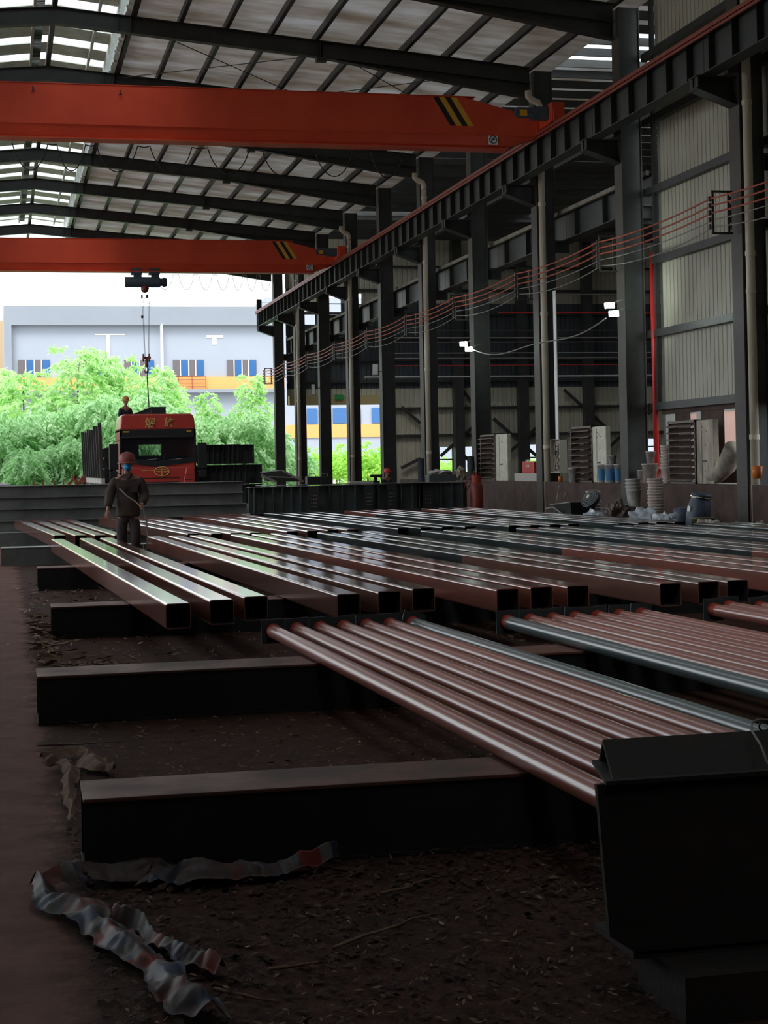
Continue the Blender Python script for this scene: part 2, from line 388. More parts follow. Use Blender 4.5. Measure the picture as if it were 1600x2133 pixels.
# rafters
def rafter(y):
    t = MB(); W = .22
    def seg(x0, x1, d0, d1):
        z0, z1 = soff(x0), soff(x1); zt0, zt1 = z0 + d0, z1 + d1
        t.loft([[(x, y - W / 2, z), (x, y + W / 2, z), (x, y + W / 2, z + .016), (x, y - W / 2, z + .016)] for x, z in ((x0, z0), (x1, z1))])
        t.loft([[(x, y - W / 2, z - .016), (x, y + W / 2, z - .016), (x, y + W / 2, z), (x, y - W / 2, z)] for x, z in ((x0, zt0), (x1, zt1))])
        t.loft([[(x, y - .006, z), (x, y + .006, z), (x, y + .006, zz), (x, y - .006, zz)] for x, z, zz in ((x0, z0, zt0), (x1, z1, zt1))])
    return t, seg
def make_rafter(y, label):
    r = empty('roof_rafter', (RX, y, RZ), label, 'rafter', 'roof rafters across the hall'); 
    t, seg = rafter(0)
    def so(x): return soff(x)
    T = Matrix.Translation((-RX, 0, -RZ)); t.T = T
    seg(RX, RX + 5.5, .42, .42); seg(RX + 5.5, 13.42, .42, .42); seg(RX - 6, RX, .42, .42); seg(-10.6, RX - 6, .42, .42)
    # haunch
    t.loft([[(x, -.11, z), (x, .11, z), (x, .11, z + .015), (x, -.11, z + .015)] for x, z in ((RX + 6.5, soff(RX + 6.5) - .005), (13.42, soff(13.42) - .38))])
    t.loft([[(x, -.006, z), (x, .006, z), (x, .006, zt), (x, -.006, zt)] for x, z, zt in ((RX + 6.5, soff(RX + 6.5), soff(RX + 6.5) + .01), (13.42, soff(13.42) - .38, soff(13.42)))])
    t.build('rafter_beam', 'steel', r)
    for x in (RX - 1.6, RX + 1.5, RX + 1.8, RX + 6.5, RX + 6.56):
        st = MB(); st.T = T; st.box(x - .008, x + .008, -.11, .11, soff(x), soff(x) + .42)
        if x == RX + 6.5: st.box(RX + 6.4, RX + 6.66, -.1, .1, soff(RX + 6.5) - .1, soff(RX + 6.5) + .0)
        st.build('stiffener_plate', 'steel', r)
    return r
ro = {1: 'across the very top', 2: 'second from the top, meeting an elbowed pipe', 3: 'partly hidden behind the nearer red crane', 4: 'just beyond the nearer crane, showing only its right end',
      5: 'first whole one below the nearer crane', 6: 'second whole one below the nearer crane', 7: 'third whole one below the nearer crane', 8: 'last one showing just above the farther crane', 9: 'at the open end of the hall', 0: 'above the camera view near the right edge'}
for k in range(10):
    make_rafter(KY[k], 'dark tapered steel roof rafter, ' + ro[k])
ob = MB()
for y in ALLY[:6]:
    t, seg = rafter(y); seg(RX, 13.42, .42, .5); seg(-10.6, RX, .5, .42); n = len(ob.v); ob.v += t.v; ob.f += [tuple(i + n for i in f) for f in t.f]; ob.mi += t.mi
struct(ob.build('trim_12', 'steel'))
# thin cross bracing rods under the roof
def rod(a, b, label, r=.012, m='black'):
    return tag(MB().tube([a, b], r, 6).build('bracing_rod', m), label, 'rod', 'thin roof bracing rods')
zz = lambda x: soff(x) + .3
rod((RX + 1.8, KY[2], zz(RX + 1.8)), (RX + 7.5, KY[3], zz(RX + 7.5)), 'thin rod falling to the right between the two rafters nearest the skylights')
rod((RX + 1.8, KY[3], zz(RX + 1.8)), (RX + 7.5, KY[2], zz(RX + 7.5)), 'thin rod rising to the right between the two rafters nearest the skylights')
rod((RX + 6.6, KY[2], zz(RX + 6.6)), (RX + 11.5, KY[3], zz(RX + 11.5)), 'thin rod falling to the right above the striped end of the near crane')
rod((RX + 6.6, KY[3], zz(RX + 6.6)), (RX + 11.5, KY[2], zz(RX + 11.5)), 'thin rod rising to the right above the striped end of the near crane')

# ---------------------------------------------------------------- columns
cl = ['at the right edge beside the pale corrugated wall', 'carrying the nearer lit floodlight pair', 'behind the nearest full-height downpipe, left of the lit floodlight',
      'carrying the farther lit floodlight pair', 'behind the second full-height downpipe', 'carrying the unlit floodlight nearest the camera', 'behind the third downpipe',
      'carrying the small greenish unlit floodlight', 'behind the farthest downpipe', 'last one, at the open end of the hall']
TOPC = 11.6
def make_column(k):
    y = KY[k]; w = .46
    r = empty('steel_column', (XR, y, 0), 'dark steel H column ' + cl[k], 'column', 'columns between the two aisles')
    MB().box(-.24, -.22, -w / 2, w / 2, 0, TOPC).build('inner_flange', 'colpaint', r)
    MB().box(.22, .24, -w / 2, w / 2, 0, TOPC).build('outer_flange', 'colpaint', r)
    wb = MB(); wb.box(-.22, .22, -.2, -.18, 0, TOPC); wb.box(-.22, .22, .18, .2, 0, TOPC); wb.build('web', 'steel', r)
    br = MB(); br.T = Matrix.Translation((-XR, 0, 0))
    br.loft([[(13.48, yy, 8.65), (12.65, yy, 8.65), (12.65, yy, 8.45), (13.48, yy, 8.15)] for yy in (-.012, .012)])
    br.box(12.65, 13.48, -.18, .18, 8.65, 8.67); br.loft([[(12.65, -.18, 8.43), (12.65, .18, 8.43), (13.48, .18, 8.13), (13.48, -.18, 8.13)], [(12.65, -.18, 8.45), (12.65, .18, 8.45), (13.48, .18, 8.15), (13.48, -.18, 8.15)]])
    br.box(12.68, 12.7, -.18, .18, 8.45, 8.66)
    br.box(13.94, 14.5, -.16, .16, 7.2, 7.25); br.box(13.94, 14.4, -.02, .02, 6.95, 7.2)
    br.build('crane_bracket', 'steel', r)
    return r
for k in range(10): make_column(k)
oc = MB()
for y in ALLY[:6]: oc.box(13.4, 14.1, y - .2, y + .2, 0, 11.6)
for y in ALLY: oc.box(-11.25, -10.55, y - .2, y + .2, 0, 11.6)
struct(oc.build('trim_13', 'colpaint'))

# downpipes with elbows
dp = {0: 'tall cream downpipe at the right edge of the photo', 2: 'tall cream downpipe, second from the right edge, meeting the near crane rail', 4: 'tall cream downpipe, third from the right edge', 6: 'cream downpipe, fourth from the right edge, with elbow under the roof', 8: 'cream downpipe nearest the open end of the hall'}
for k, lab in dp.items():
    y = KY[k] - .33; r = empty('downpipe', (13.58, y, 0), lab, 'pipe', 'cream rainwater downpipes'); x = 0
    zt = 11.05
    MB().tube([(x, 0, 0.0), (x, 0, zt - .5)], .085, 14, True).build('pipe_run', 'pvc', r, True)
    e = MB(); e.tube([(x, 0, zt - .55), (x, 0, zt - .42), (x - .04, 0, zt - .3), (x - .22, 0, zt - .22), (x - .3, 0, zt - .14), (x - .3, 0, zt)], .088, 14)
    e.build('elbow', 'pvc', r, True)
    for z in (1.9, 4.6, 5.3, 8.1, 10.2): MB().tube([(x, 0, z), (x, 0, z + .09)], .097, 14).build('pipe_collar', 'pvc', r)

# ---------------------------------------------------------------- crane runway
def isect(mb, x, y0, y1, z0, z1, w, tf=.02): 
    mb.box(x - w / 2, x + w / 2, y0, y1, z1 - tf, z1); mb.box(x - w / 2, x + w / 2, y0, y1, z0, z0 + tf); mb.box(x - .008, x + .008, y0, y1, z0 + tf, z1 - tf)
RXW = 12.9
stiff_me = None
def runway(k, y0, y1):
    global stiff_me
    r = empty('crane_runway_girder', (RXW, y0, 0), 'dark stiffened crane runway girder under the red rail, %s segment from the right edge' % ORD[k], 'girder', 'runway girder segments under the red rail')
    b = MB(); b.box(-.16, .16, .01, y1 - y0 - .01, 9.38, 9.40); b.box(-.16, .16, .01, y1 - y0 - .01, 8.67, 8.69); b.box(-.008, .008, .01, y1 - y0 - .01, 8.69, 9.38)
    b.build('girder_beam', 'girder', r)
    n = 6
    for i in range(n):
        if stiff_me is None:
            m = MB(); m.box(-.14, .14, -.008, .008, 8.69, 9.38); o = m.build('stiffener', 'steel', r); stiff_me = o.data
        else:
            o = bpy.data.objects.new('stiffener', stiff_me); COL.objects.link(o); o.parent = r
        o.location = (0, (i + .5) * (y1 - y0) / n, 0)
for k in range(10):
    y0 = KY[k] - 5.97; runway(k, y0, KY[k])
runway(10, KY[9], KY[9] + .9)
rl = MB(); rl.box(RXW - .05, RXW + .05, 16, KY[9] + 1.0, 9.40, 9.50); rl.box(RXW - .19, RXW - .161, 16, KY[9] + 1.0, 9.345, 9.5); rl.box(RXW - .19, RXW + .10, 16, KY[9] + 1.0, 9.4, 9.42)
tag(rl.build('crane_rail', 'rail'), 'long red-painted crane rail on top of the runway girders', 'rail')
MBb = MB().box(RXW - .12, RXW + .12, KY[9] + .75, KY[9] + .95, 9.5, 10.1)
tag(MBb.build('rail_buffer', 'steel'), 'dark upright buffer post at the far end of the red rail', 'buffer')

# girders of the neighbouring aisle (behind columns)
st2 = None
for k in range(9):
    y0, y1 = KY[k], KY[k + 1]
    if k == 0: y0 = 34.2 - 0.0; continue
    r = empty('lower_crane_girder', (14.35, y0, 0), 'grey crane girder with dusty top flange behind the columns, %s bay from the right' % ORD[k - 1], 'girder', 'dusty girders behind the columns')
    b = MB(); L_ = y1 - y0
    b.box(-.15, .15, .01, L_ - .01, 7.98, 8.0, 1); b.box(-.15, .15, .01, L_ - .01, 7.25, 7.27); b.box(-.008, .008, .01, L_ - .01, 7.27, 7.98)
    b.box(-.22, -.14, .01, L_ - .01, 7.92, 8.02, 1)
    b.build('girder_beam', ['girder', 'dirty'], r)
    for i in range(3):
        if st2 is None:
            m = MB(); m.box(-.14, .14, -.008, .008, 7.27, 7.98); o = m.build('stiffener', 'steel', r); st2 = o.data
        else:
            o = bpy.data.objects.new('stiffener', st2); COL.objects.link(o); o.parent = r
        o.location = (0, (i + .5) * L_ / 3, 0)

# ---------------------------------------------------------------- overhead cranes
def crane(y, label, stripex):
    r = empty('overhead_crane', (RX, y, 9.1), label, 'crane', 'red overhead travelling cranes'); T = Matrix.Translation((-RX, 0, -9.1))
    g = MB(); g.T = T; zb, zt = 9.42, 10.32
    xs = [(-10.3, 9.55, 9.9), (-9.3, zb, zt), (10.9, zb, zt), (12.75, 9.42, 9.86)]
    # box girder: hexagonal ends
    g.loft([[(x, -.25, a), (x, .25, a), (x, .25, b), (x, -.25, b)] for x, a, b in xs])
    g.build('box_girder', 'craner', r, bevel=.006)
    lo = MB(); lo.T = T
    prof = [(-10.0, 9.30), (-9.3, 9.12), (11.9, 9.12), (12.7, 9.38)]
    lo.loft([[(x, -.14, a), (x, .14, a), (x, .25, 9.42), (x, -.25, 9.42)] for x, a in prof])
    lo.box(-9.6, 12.0, -.24, .24, 9.09, 9.12)
    lo.build('lower_chamfer', 'craner', r)
    b = MB(); b.T = T; b.box(-9.6, 12.2, -.27, -.25, 9.405, 9.425); b.box(-9.6, 11.2, -.27, .27, 10.32, 10.335); b.build('edge_flange', 'craner', r)
    for j, m in enumerate(('black', 'yellow', 'black', 'yellow')):
        s = MB(); s.T = T; x0 = stripex + j * .145
        s.loft([[(x0, yy, 10.30), (x0 + .145, yy, 10.30), (x0 + .145 + .42, yy, 9.62), (x0 + .42, yy, 9.62)] for yy in (-.256, -.251)])
        s.build('hazard_stripe', m, r)
    s = MB(); s.T = T; sx = stripex + 1.35; s.box(sx, sx + .24, -.262, -.258 + .006, 9.19, 9.42); s.build('safety_sign', 'white', r)
    t = MB(); t.T = T; cx, cz = sx + .12, 9.31
    t.tube([(cx + .09 * cos(a), -.266, cz + .09 * sin(a)) for a in [2 * pi * q / 20 for q in range(21)]], .01, 6)
    t.tube([(cx - .06, -.266, cz - .06), (cx + .06, -.266, cz + .06)], .008, 6); t.tube([(cx, -.266, cz + .05), (cx, -.266, cz), (cx - .04, -.266, cz - .05)], .009, 6); t.tube([(cx - .05, -.266, cz + .01), (cx + .05, -.266, cz + .0)], .008, 6)
    t.build('sign_symbol', 'black', r)
    for sgn, xe in ((1, RXW), (-1, -10.15)):
        e = MB(); e.T = T; e.box(xe - .13, xe + .13, -1.4, 1.4, 9.56, 9.86); e.box(xe - .2, xe + .2, -.3, .3, 9.5, 9.9)
        for yy in (-1.35, 1.1): e.box(xe - .16, xe + .16, yy, yy + .3, 9.56, 10.02)
        e.build('end_carriage', 'craner', r, bevel=.01)
        w = MB(); w.T = T
        for yy in (-1.1, 1.1): w.tube([(xe - .06, yy, 9.62), (xe + .06, yy, 9.62)], .12, 16)
        w.build('wheel', 'steel', r)
    mo = MB(); mo.T = T; mo.tube([(12.0, -1.0, 9.82), (12.45, -1.0, 9.82)], .13, 14); mo.box(12.35, 12.75, -1.12, -.88, 9.66, 9.95); mo.tube([(11.95, -1.0, 9.82), (12.0, -1., 9.82)], .09, 12)
    mo.build('drive_motor', 'hoist', r)
    lb = MB(); lb.T = T; lb.box(12.02, 12.2, -1.145, -1.135, 9.72, 9.86); lb.build('motor_label', 'yellow', r)
    return r
crane(38.2, 'nearer red overhead crane girder spanning the top of the hall', 10.15)
crane(63.5, 'farther red overhead crane girder above the truck', 10.35)
# hook-like lugs on the girder faces
for (yy, px, py, lab) in ((37.93, 68, 186, 'small dark lug left on the near crane girder'), (37.93, 250, 193, 'small dark lug right on the near crane girder')):
    p = atY(px, py, yy); tag(MB().tube([p + Vector((0, 0, .06)), p, p + Vector((.03, -.04, -.05)), p + Vector((-.03, -.06, -.06))], .015, 6).build('lifting_lug', 'black'), lab, 'lug', 'lugs on the near crane girder')

# festoon cables
def festoon(y, zt, xs, drop, label, m='rubber', rad=.014):
    pts = []; mx_ = max(b - a for a, b in zip(xs[:-1], xs[1:]))
    for i in range(len(xs) - 1):
        a, b = xs[i], xs[i + 1]
        dd = drop if b - a > .45 * mx_ else .03
        for j in range(12):
            u = j / 12; pts.append((a + (b - a) * u, y, zt - dd * (1 - (2 * u - 1) ** 2) ** .8))
    pts.append((xs[-1], y, zt))
    tag(MB().tube(pts, rad, 6).build('festoon_cable', m), label, 'cable', 'looped crane supply cables')
fx = [atY(px, 300, 38.6).x for px in (25, 100, 118, 178, 200, 287, 312, 400, 432, 520, 545, 625, 655, 735, 772, 840)]
festoon(38.6, 9.08, fx, .62, 'black supply cable hanging in deep loops below the nearer crane')
fx = [atY(px, 565, 63.8).x for px in (325, 361, 372, 404, 414, 442, 451, 477, 484, 506, 513, 535, 541, 565)]
festoon(63.8, 9.08, fx, .62, 'grey supply cable hanging in narrow loops below the farther crane', 'cable', .011)

# hoist on the far crane
hx = atY(303, 590, 63.5).x
h = empty('electric_hoist', (hx, 63.5, 9.1), 'grey electric hoist hanging under the farther crane above the truck', 'hoist')
b = MB(); b.tube([(-.78, 0, -.38), (.55, 0, -.38)], .20, 18); b.build('drum_housing', 'hoist', h, bevel=.01)
b = MB(); b.tube([(.55, 0, -.38), (.70, 0, -.38)], .15, 16); b.tube([(.66, 0, -.38), (.82, 0, -.38)], [.2, .15], 16); b.build('hoist_motor', 'hoist', h)
b = MB(); 
for x0 in (-.55, .12): b.box(x0, x0 + .42, -.2, .2, -.1, .12); b.box(x0 + .1, x0 + .4, -.12, .12, -.25, -.1)
b.build('trolley', 'hoist', h, bevel=.01)
b = MB()
for x0 in (-.45, -.25, .22, .42):
    for yy in (-.19, .13): b.tube([(x0, yy, .06), (x0, yy + .06, .06)], .08, 12)
b.build('trolley_wheel', 'steel', h)
MB().lathe([(.02, -.17), (.13, -.12), (.15, 0), (.13, .12), (.02, .17)], (-.03, 0, -.62)).build('rope_guide', 'hook', h, True)
pz = atY(300, 745, 63.5).z - 9.1
b = MB()
for x0, zb in ((-.14, pz), (-.10, pz), (.09, pz), (.13, pz)): b.tube([(x0, .05, -.5), (x0 * .7 + .02, .05, zb)], .008, 6)
b.build('wire_rope', 'rope', h)
b = MB()
for x0 in (-.13, .09): b.tube([(x0 - .02, .05, pz), (x0 + .04, .05, pz)], .15, 16)
b.box(-.16, .16, .02, .08, pz - .04, pz + .04); b.tube([(0, .05, pz), (0, .05, pz - .35)], [.05, .07], 8)
b.tube([(0, .05, pz - .33), (0.05, .05, pz - .45), (.03, .05, pz - .58), (-.05, .05, pz - .58), (-.08, .05, pz - .48)], .03, 8)
b.build('hook_block', 'hook', h, True)
b = MB(); b.box(-.17, -.11, .0, .08, -1.0, -.86); b.box(.02, .1, .0, .08, -.98, -.86); b.box(-.18, -.1, 0, .08, -1.75, -1.66); b.build('limit_switch', 'black', h)
b = MB(); b.tube([(.28, .05, -.55), (.32, .05, -.9), (.25, .05, -1.15), (.1, .05, -1.2), (-.05, .05, -1.12)], .007, 6); b.build('pendant_cord', 'black', h)
hz = atY(304, 850, 63.5)
tag(MB().tube([(hx + .0, 63.55, 9.1 + pz - .5), (hx + .06, 63.55, hz.z)], .022, 8).build('lifting_sling', 'black'), 'dark lifting sling hanging from the hoist hook to the steel beam', 'sling')

# ---------------------------------------------------------------- conductor lines
zl = [6.40, 6.27, 6.14, 6.01, 5.88]; ym = [KY[k] for k in range(-0, 10)]
nm = ['topmost red conductor wire', 'second red conductor wire from the top', 'third red conductor wire from the top', 'fourth wire, grey, of the conductor lines', 'lowest grey wire of the conductor lines']
ys = [22.6] + KY + [KY[9] + .3]
for i, z in enumerate(zl):
    pts = []
    for a, b2 in zip(ys[:-1], ys[1:]):
        for j in range(8):
            u = j / 8; pts.append((12.95 + .02 * i, a + (b2 - a) * u, z - (.09 + .07 * (i == 4)) * (1 - (2 * u - 1) ** 2) * min(1, (b2 - a) / 6)))
    pts.append((12.95 + .02 * i, ys[-1], z))
    tag(MB().tube(pts, .017 if i < 3 else .011, 6).build('conductor_wire', 'copper' if i < 3 else 'cable'), nm[i] + ' sagging along the columns', 'wire', 'conductor wires along the columns')
for k, y in enumerate(KY):
    r = empty('insulator_bracket', (13.4, y, 6.1), 'black insulator bracket holding the wires on the %s column from the right' % ORD[k], 'bracket', 'insulator brackets on the columns')
    b = MB(); b.box(-.42, 0, -.015, .015, .42, .46); b.box(-.42, 0, -.015, .015, -.36, -.32); b.box(-.42, -.38, -.02, .02, -.36, .46); b.box(-.1, -.06, -.02, .02, -.36, .46)
    b.build('bracket_frame', 'steel', r)
    b = MB()
    for z in zl:
        b = MB()
        for q in (-.03, 0, .03): b.tube([(-.46, 0, z - 6.1 + q - .01), (-.46, 0, z - 6.1 + q + .005)], .035, 10)
        b.tube([(-.46, 0, z - 6.1 - .05), (-.46, 0, z - 6.1 + .05)], .02, 8)
        b.build('insulator', 'insul', r)
        MB().tube([(-.05, 0, z - 6.1 - .05), (-.05, 0, z - 6.1 + .05)], .03, 8).build('insulator_pin', 'insul', r)

# ---------------------------------------------------------------- floodlights
def flood(px, py, lit, label, rotz=-.5, tilt=.5, w=.26, hh=.2):
    p = atX(px, py, 12.75)
    r = empty('floodlight', p, label, 'floodlight', 'lit floodlights' if lit else 'unlit floodlights'); r.rotation_euler = (tilt, 0, rotz)
    MB().box(-w / 2, w / 2, -.03, .03, -hh / 2, hh / 2).build('lamp_housing', 'lampbody', r, bevel=.01)
    MB().box(-w / 2 + .015, w / 2 - .015, -.036, -.0305, -hh / 2 + .015, hh / 2 - .015).build('lamp_lens', 'lampglow' if lit else 'lampoff', r)
    MB().tube([(0, .03, 0), (.1, .16, 0), (.25, .25, .02)], .015, 6).build('mounting_arm', 'steel', r)
    if lit:
        l = bpy.data.lights.new('floodlight_beam', 'AREA'); l.energy = 9; l.size = .22; l.color = (.85, 1, .93); l.spread = 2.8
        lo = bpy.data.objects.new('floodlight_beam', l); COL.objects.link(lo); lo.parent = r; lo.location = (0, -.05, 0); lo.rotation_euler = (pi / 2, 0, 0)
flood(1270, 636, 1, 'upper lit floodlight of the pair on the column right of the tall cream pipe', -.5, .5, .22, .12); flood(1279, 653, 1, 'lower lit floodlight of the pair on the column right of the tall cream pipe', -.5, .5, .22, .12)
flood(966, 716, 1, 'upper lit floodlight of the pair farther down the hall', -.5, .5, .22, .13); flood(977, 727, 1, 'lower lit floodlight of the pair farther down the hall', -.5, .5, .22, .13)
flood(782, 770, 0, 'unlit tilted white floodlight on a column left of the lit pairs', -.3, -.35, .2, .42); flood(653, 811, 0, 'small unlit greenish floodlight on a far column', -.3, .2, .16, .42)
a = atX(985, 728, 12.9); c = atX(1262, 660, 12.9)
pts = [a.lerp(c, u) - Vector((0, 0, .32 * (1 - (2 * u - 1) ** 2) + .08 * sin(u * 9))) for u in [j / 20 for j in range(21)]]
tag(MB().tube(pts, .016, 6).build('lamp_cable', 'cable'), 'pale sagging cable linking the two lit floodlight pairs', 'cable')

# ---------------------------------------------------------------- neighbouring aisle
NX1 = 38.0; NZ = 13.3; GY = YF
nr = MB(); ny = [(34.3, 42.6), (46.2, 73.6), (75.0, YF)]
for a, b in ny: nr.box(14.2, NX1, a, b, NZ, NZ + .06)
for a, b in ((42.6, 46.2), (73.6, 75.0)):
    for x in (20.5, 27, 33): nr.box(x, x + 4.0, a, b, NZ, NZ + .06)
struct(nr.build('ceiling_aisle', 'roof'))
ns = MB(); ns.box(14.2, NX1, 43.0, 44.2, NZ + .07, NZ + .08); struct(ns.build('window_2', 'skylight'))
k = 0; y = 35.2
pm = None
while y < YF - .5:
    p = MB(); p.box(14.2, NX1, y - .04, y + .04, NZ - .24, NZ - .01) if pm is None else None
    if pm is None: pm = MB().box(14.2, NX1, -.04, .04, NZ - .24, NZ - .01).build('aisle_purlin', 'steel'); o = pm
    else: o = pm.copy(); COL.objects.link(o)
    o.location.y = y
    tag(o, 'dark purlin crossing the side aisle ceiling behind the columns', 'purlin', 'purlins across the side aisle'); y += 1.3
struct(MB().box(NX1, NX1 + .1, 34.3, YF, 0, NZ).build('wall_far_right', 'claddark')); struct(MB().box(14.3, NX1 + .1, 34.15, 34.3, 0, NZ).build('wall_aisle_near', 'claddark'))
# aisle beams
for i, x in enumerate((20.5, 27.5)):
    p = MB(); p.ibeam((x, 34.4, NZ - .5), (x, YF, NZ - .5), .5, .2); tag(p.build('aisle_beam', 'steel'), 'dark beam under the side aisle ceiling, %s behind the columns' % ORD[i], 'beam', 'beams under the side aisle ceiling')
for i, (px, y) in enumerate(((1230, 60),)):
    pass
# gable wall of the aisle with openings (y = GY)
def gx(px, y=960): return atY(px, y, GY).x
def gz(px, py): return atY(px, py, GY).z
gw = MB(); gd = MB()
DX1 = gx(793); holes = [(gx(916), gx(942), 1.15, 2.45), (gx(962), gx(988), 1.15, 2.45), (gx(1104), gx(1126), 1.15, 2.5), (gx(1342), gx(1372), 1.9, 2.7)]
xs = [14.2, DX1] ; x = DX1
def wallseg(x0, x1, z0, z1):
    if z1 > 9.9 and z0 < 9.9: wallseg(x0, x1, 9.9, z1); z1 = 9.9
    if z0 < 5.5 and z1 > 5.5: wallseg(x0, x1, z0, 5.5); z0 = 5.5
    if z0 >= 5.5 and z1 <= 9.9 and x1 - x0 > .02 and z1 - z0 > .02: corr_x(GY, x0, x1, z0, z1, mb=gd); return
    if x1 - x0 > .02 and z1 - z0 > .02: corr_x(GY, x0, x1, z0, z1, mb=gw)
up = [(gx(636), gx(662), gz(650, 676), gz(650, 638)), (gx(686), gx(716), gz(700, 656), gz(700, 616)), (gx(746), gx(759), gz(752, 633), gz(752, 612))]
# lower band z 0..4.9 right of door
x = DX1
for a, b, z0, z1 in holes:
    wallseg(x, a, 0, 4.7); wallseg(a, b, 0, z0); wallseg(a, b, z1, 4.7); x = b
wallseg(x, NX1, 0, 4.7)
x = 14.2
for a, b, z0, z1 in up:
    wallseg(x, a, 4.7, NZ); wallseg(a, b, 4.7, z0); wallseg(a, b, z1, NZ); x = b
wallseg(x, NX1, 4.7, NZ)
struct(gw.build('wall_gable', 'cladding')); struct(gd.build('wall_gable_upper', mat('dark_space_sheet', (.045, .055, .065), .6)))  # upper band: the dim inner space is put into the sheet colour
for i, z in enumerate((3.0, 4.4, 5.8, 6.9, 8.1, 9.3, 10.5, 11.7)):
    b = MB()
    x0 = DX1 if z < 4.6 else 14.2
    b.box(x0, NX1, GY - .22, GY - .02, z, z + .12); struct(b.build('trim_%d' % (20 + i), 'steel'))
# shutter box and exit sign below the dark-coloured gable band
tag(MB().box(14.25, DX1 + .1, GY - .5, GY - .05, 4.68, 5.15).build('roller_shutter_box', mat('beige_shutter_box', (.40, .32, .16), .6)), 'yellowish roller shutter box over the far side-aisle doorway', 'shutter')
p = atY(706, 827, GY - .6); tag(MB().box(p.x - .22, p.x + .22, GY - .62, GY - .58, p.z - .12, p.z + .12).build('exit_sign', 'exit'), 'small green exit sign over the far doorway', 'sign')
for i, px in enumerate((800, 952, 1086, 1222)):
    x = gx(px); r = MB(); r.box(x - .25, x + .25, GY - .75, GY - .25, 0, NZ)
    if i == 0: r = MB().box(x - .1, x + .1, GY - .5, GY - .25, 0, 6)
    tag(r.build('gable_post', 'steel'), 'dark steel post against the far corrugated wall, %s from the doorway' % ORD[i], 'post', 'posts of the far corrugated wall')
def brace(pa, pb, lab):
    a = atY(*pa, GY - .27); b = atY(*pb, GY - .27)
    tag(MB().bar(a, b, .09, .16).build('diagonal_brace', 'steel'), lab, 'brace', 'diagonal braces on the far wall')
brace((837, 848), (876, 882), 'dark brace falling right beside the first far post'); brace((836, 975), (876, 955), 'low dark brace rising right near the door side')
brace((965, 815), (985, 840), 'short brace at top of the far wall by the floodlit column'); brace((918, 950), (985, 890), 'brace rising right across the paired far windows'); brace((962, 945), (986, 968), 'brace falling right across the second far window')
brace((1028, 872), (1124, 955), 'brace falling right in the far cross, left of the tall pipe'); brace((1058, 945), (1124, 885), 'brace rising right in the far cross, left of the tall pipe')
brace((1175, 812), (1262, 890), 'brace falling right in the far wall beside the tall pipe'); brace((1265, 935), (1292, 910), 'short pale brace rising right beside the lit column')
brace((1350, 862), (1372, 845), 'short brace right of the lit column')
# window bars
for i, (a, b, z0, z1) in enumerate(holes):
    f = MB(); f.box(a, b, GY - .02, GY + .02, (z0 + z1) / 2 - .04, (z0 + z1) / 2 + .03); f.box(a - .05, a, GY - .04, GY + .04, z0, z1); f.box(b, b + .05, GY - .04, GY + .04, z0, z1)
    struct(f.build('window_%d' % (3 + i), 'steel'))
for i, (a, b, z0, z1) in enumerate(up[:2]):
    f = MB(); f.box(a, b, GY - .02, GY + .02, z0 + (z1 - z0) * .55, z0 + (z1 - z0) * .6); struct(f.build('window_%d' % (8 + i), 'steel'))
# cable trays / pipes crossing the dark side aisle
def hline(y, px0, px1, py, r, m, lab, cat='pipe'):
    a = atY(px0, py, y); b = atY(px1, py + (px1 - px0) * .004, y); b.z = a.z
    tag(MB().tube([a, b], r, 6).build('ceiling_pipe', m), lab, cat, 'thin pipes crossing the side aisle')
hline(60, 1040, 1380, 651, .035, 'redpipe', 'thin red sprinkler pipe crossing the dark side aisle')
hline(70, 880, 1380, 612, .03, 'cable', 'grey pipe crossing the side aisle above the red sprinkler pipe')
hline(66, 820, 1380, 704, .035, 'cable', 'grey pipe crossing the side aisle just below the lit floodlights', )
hline(71, 820, 1380, 688, .02, 'cable', 'thinnest grey pipe just above the pipe below the floodlights'); hline(69, 820, 1380, 713, .02, 'cable', 'thin grey pipe running just under another, below the floodlights'); hline(73, 820, 1380, 736, .02, 'lampbody', 'thin pale conduit above the grey pipe halfway down the dark band'); hline(74, 820, 1380, 762, .02, 'redpipe', 'dim thin red pipe low in the dark band'); hline(72, 820, 1380, 747, .03, 'cable', 'grey pipe crossing the side aisle halfway down the dark band')
hline(76, 760, 1380, 786, .045, 'lampbody', 'pale conduit crossing the side aisle above the far wall sheets')
# floor-standing white strip (vertical translucent slot beside the column)
p = atX(1157, 760, 13.72); q0 = KY[2] - .55
st_ = MB(); st_.box(13.9, 13.98, 40.2 - .62, 40.2 - .5, 2.2, 5.1)
# ---------------------------------------------------------------- lower window zone items on the plinth
tag(MB().tube([(14.02, 34.05, 0.6), (14.02, 34.05, 6.1)], .06, 12).build('fire_pipe', 'redpipe', None, True), 'bright red vertical fire pipe at the edge of the pale corrugated wall', 'pipe')
p = atX(1156, 700, 13.6)
tag(MB().box(13.60, 13.62, p.y - .10, p.y + .10, atX(1156, 928, 13.6).z, atX(1156, 605, 13.6).z).build('white_strip', 'white'), 'tall narrow pale strip just right of the tall cream pipe', 'strip')

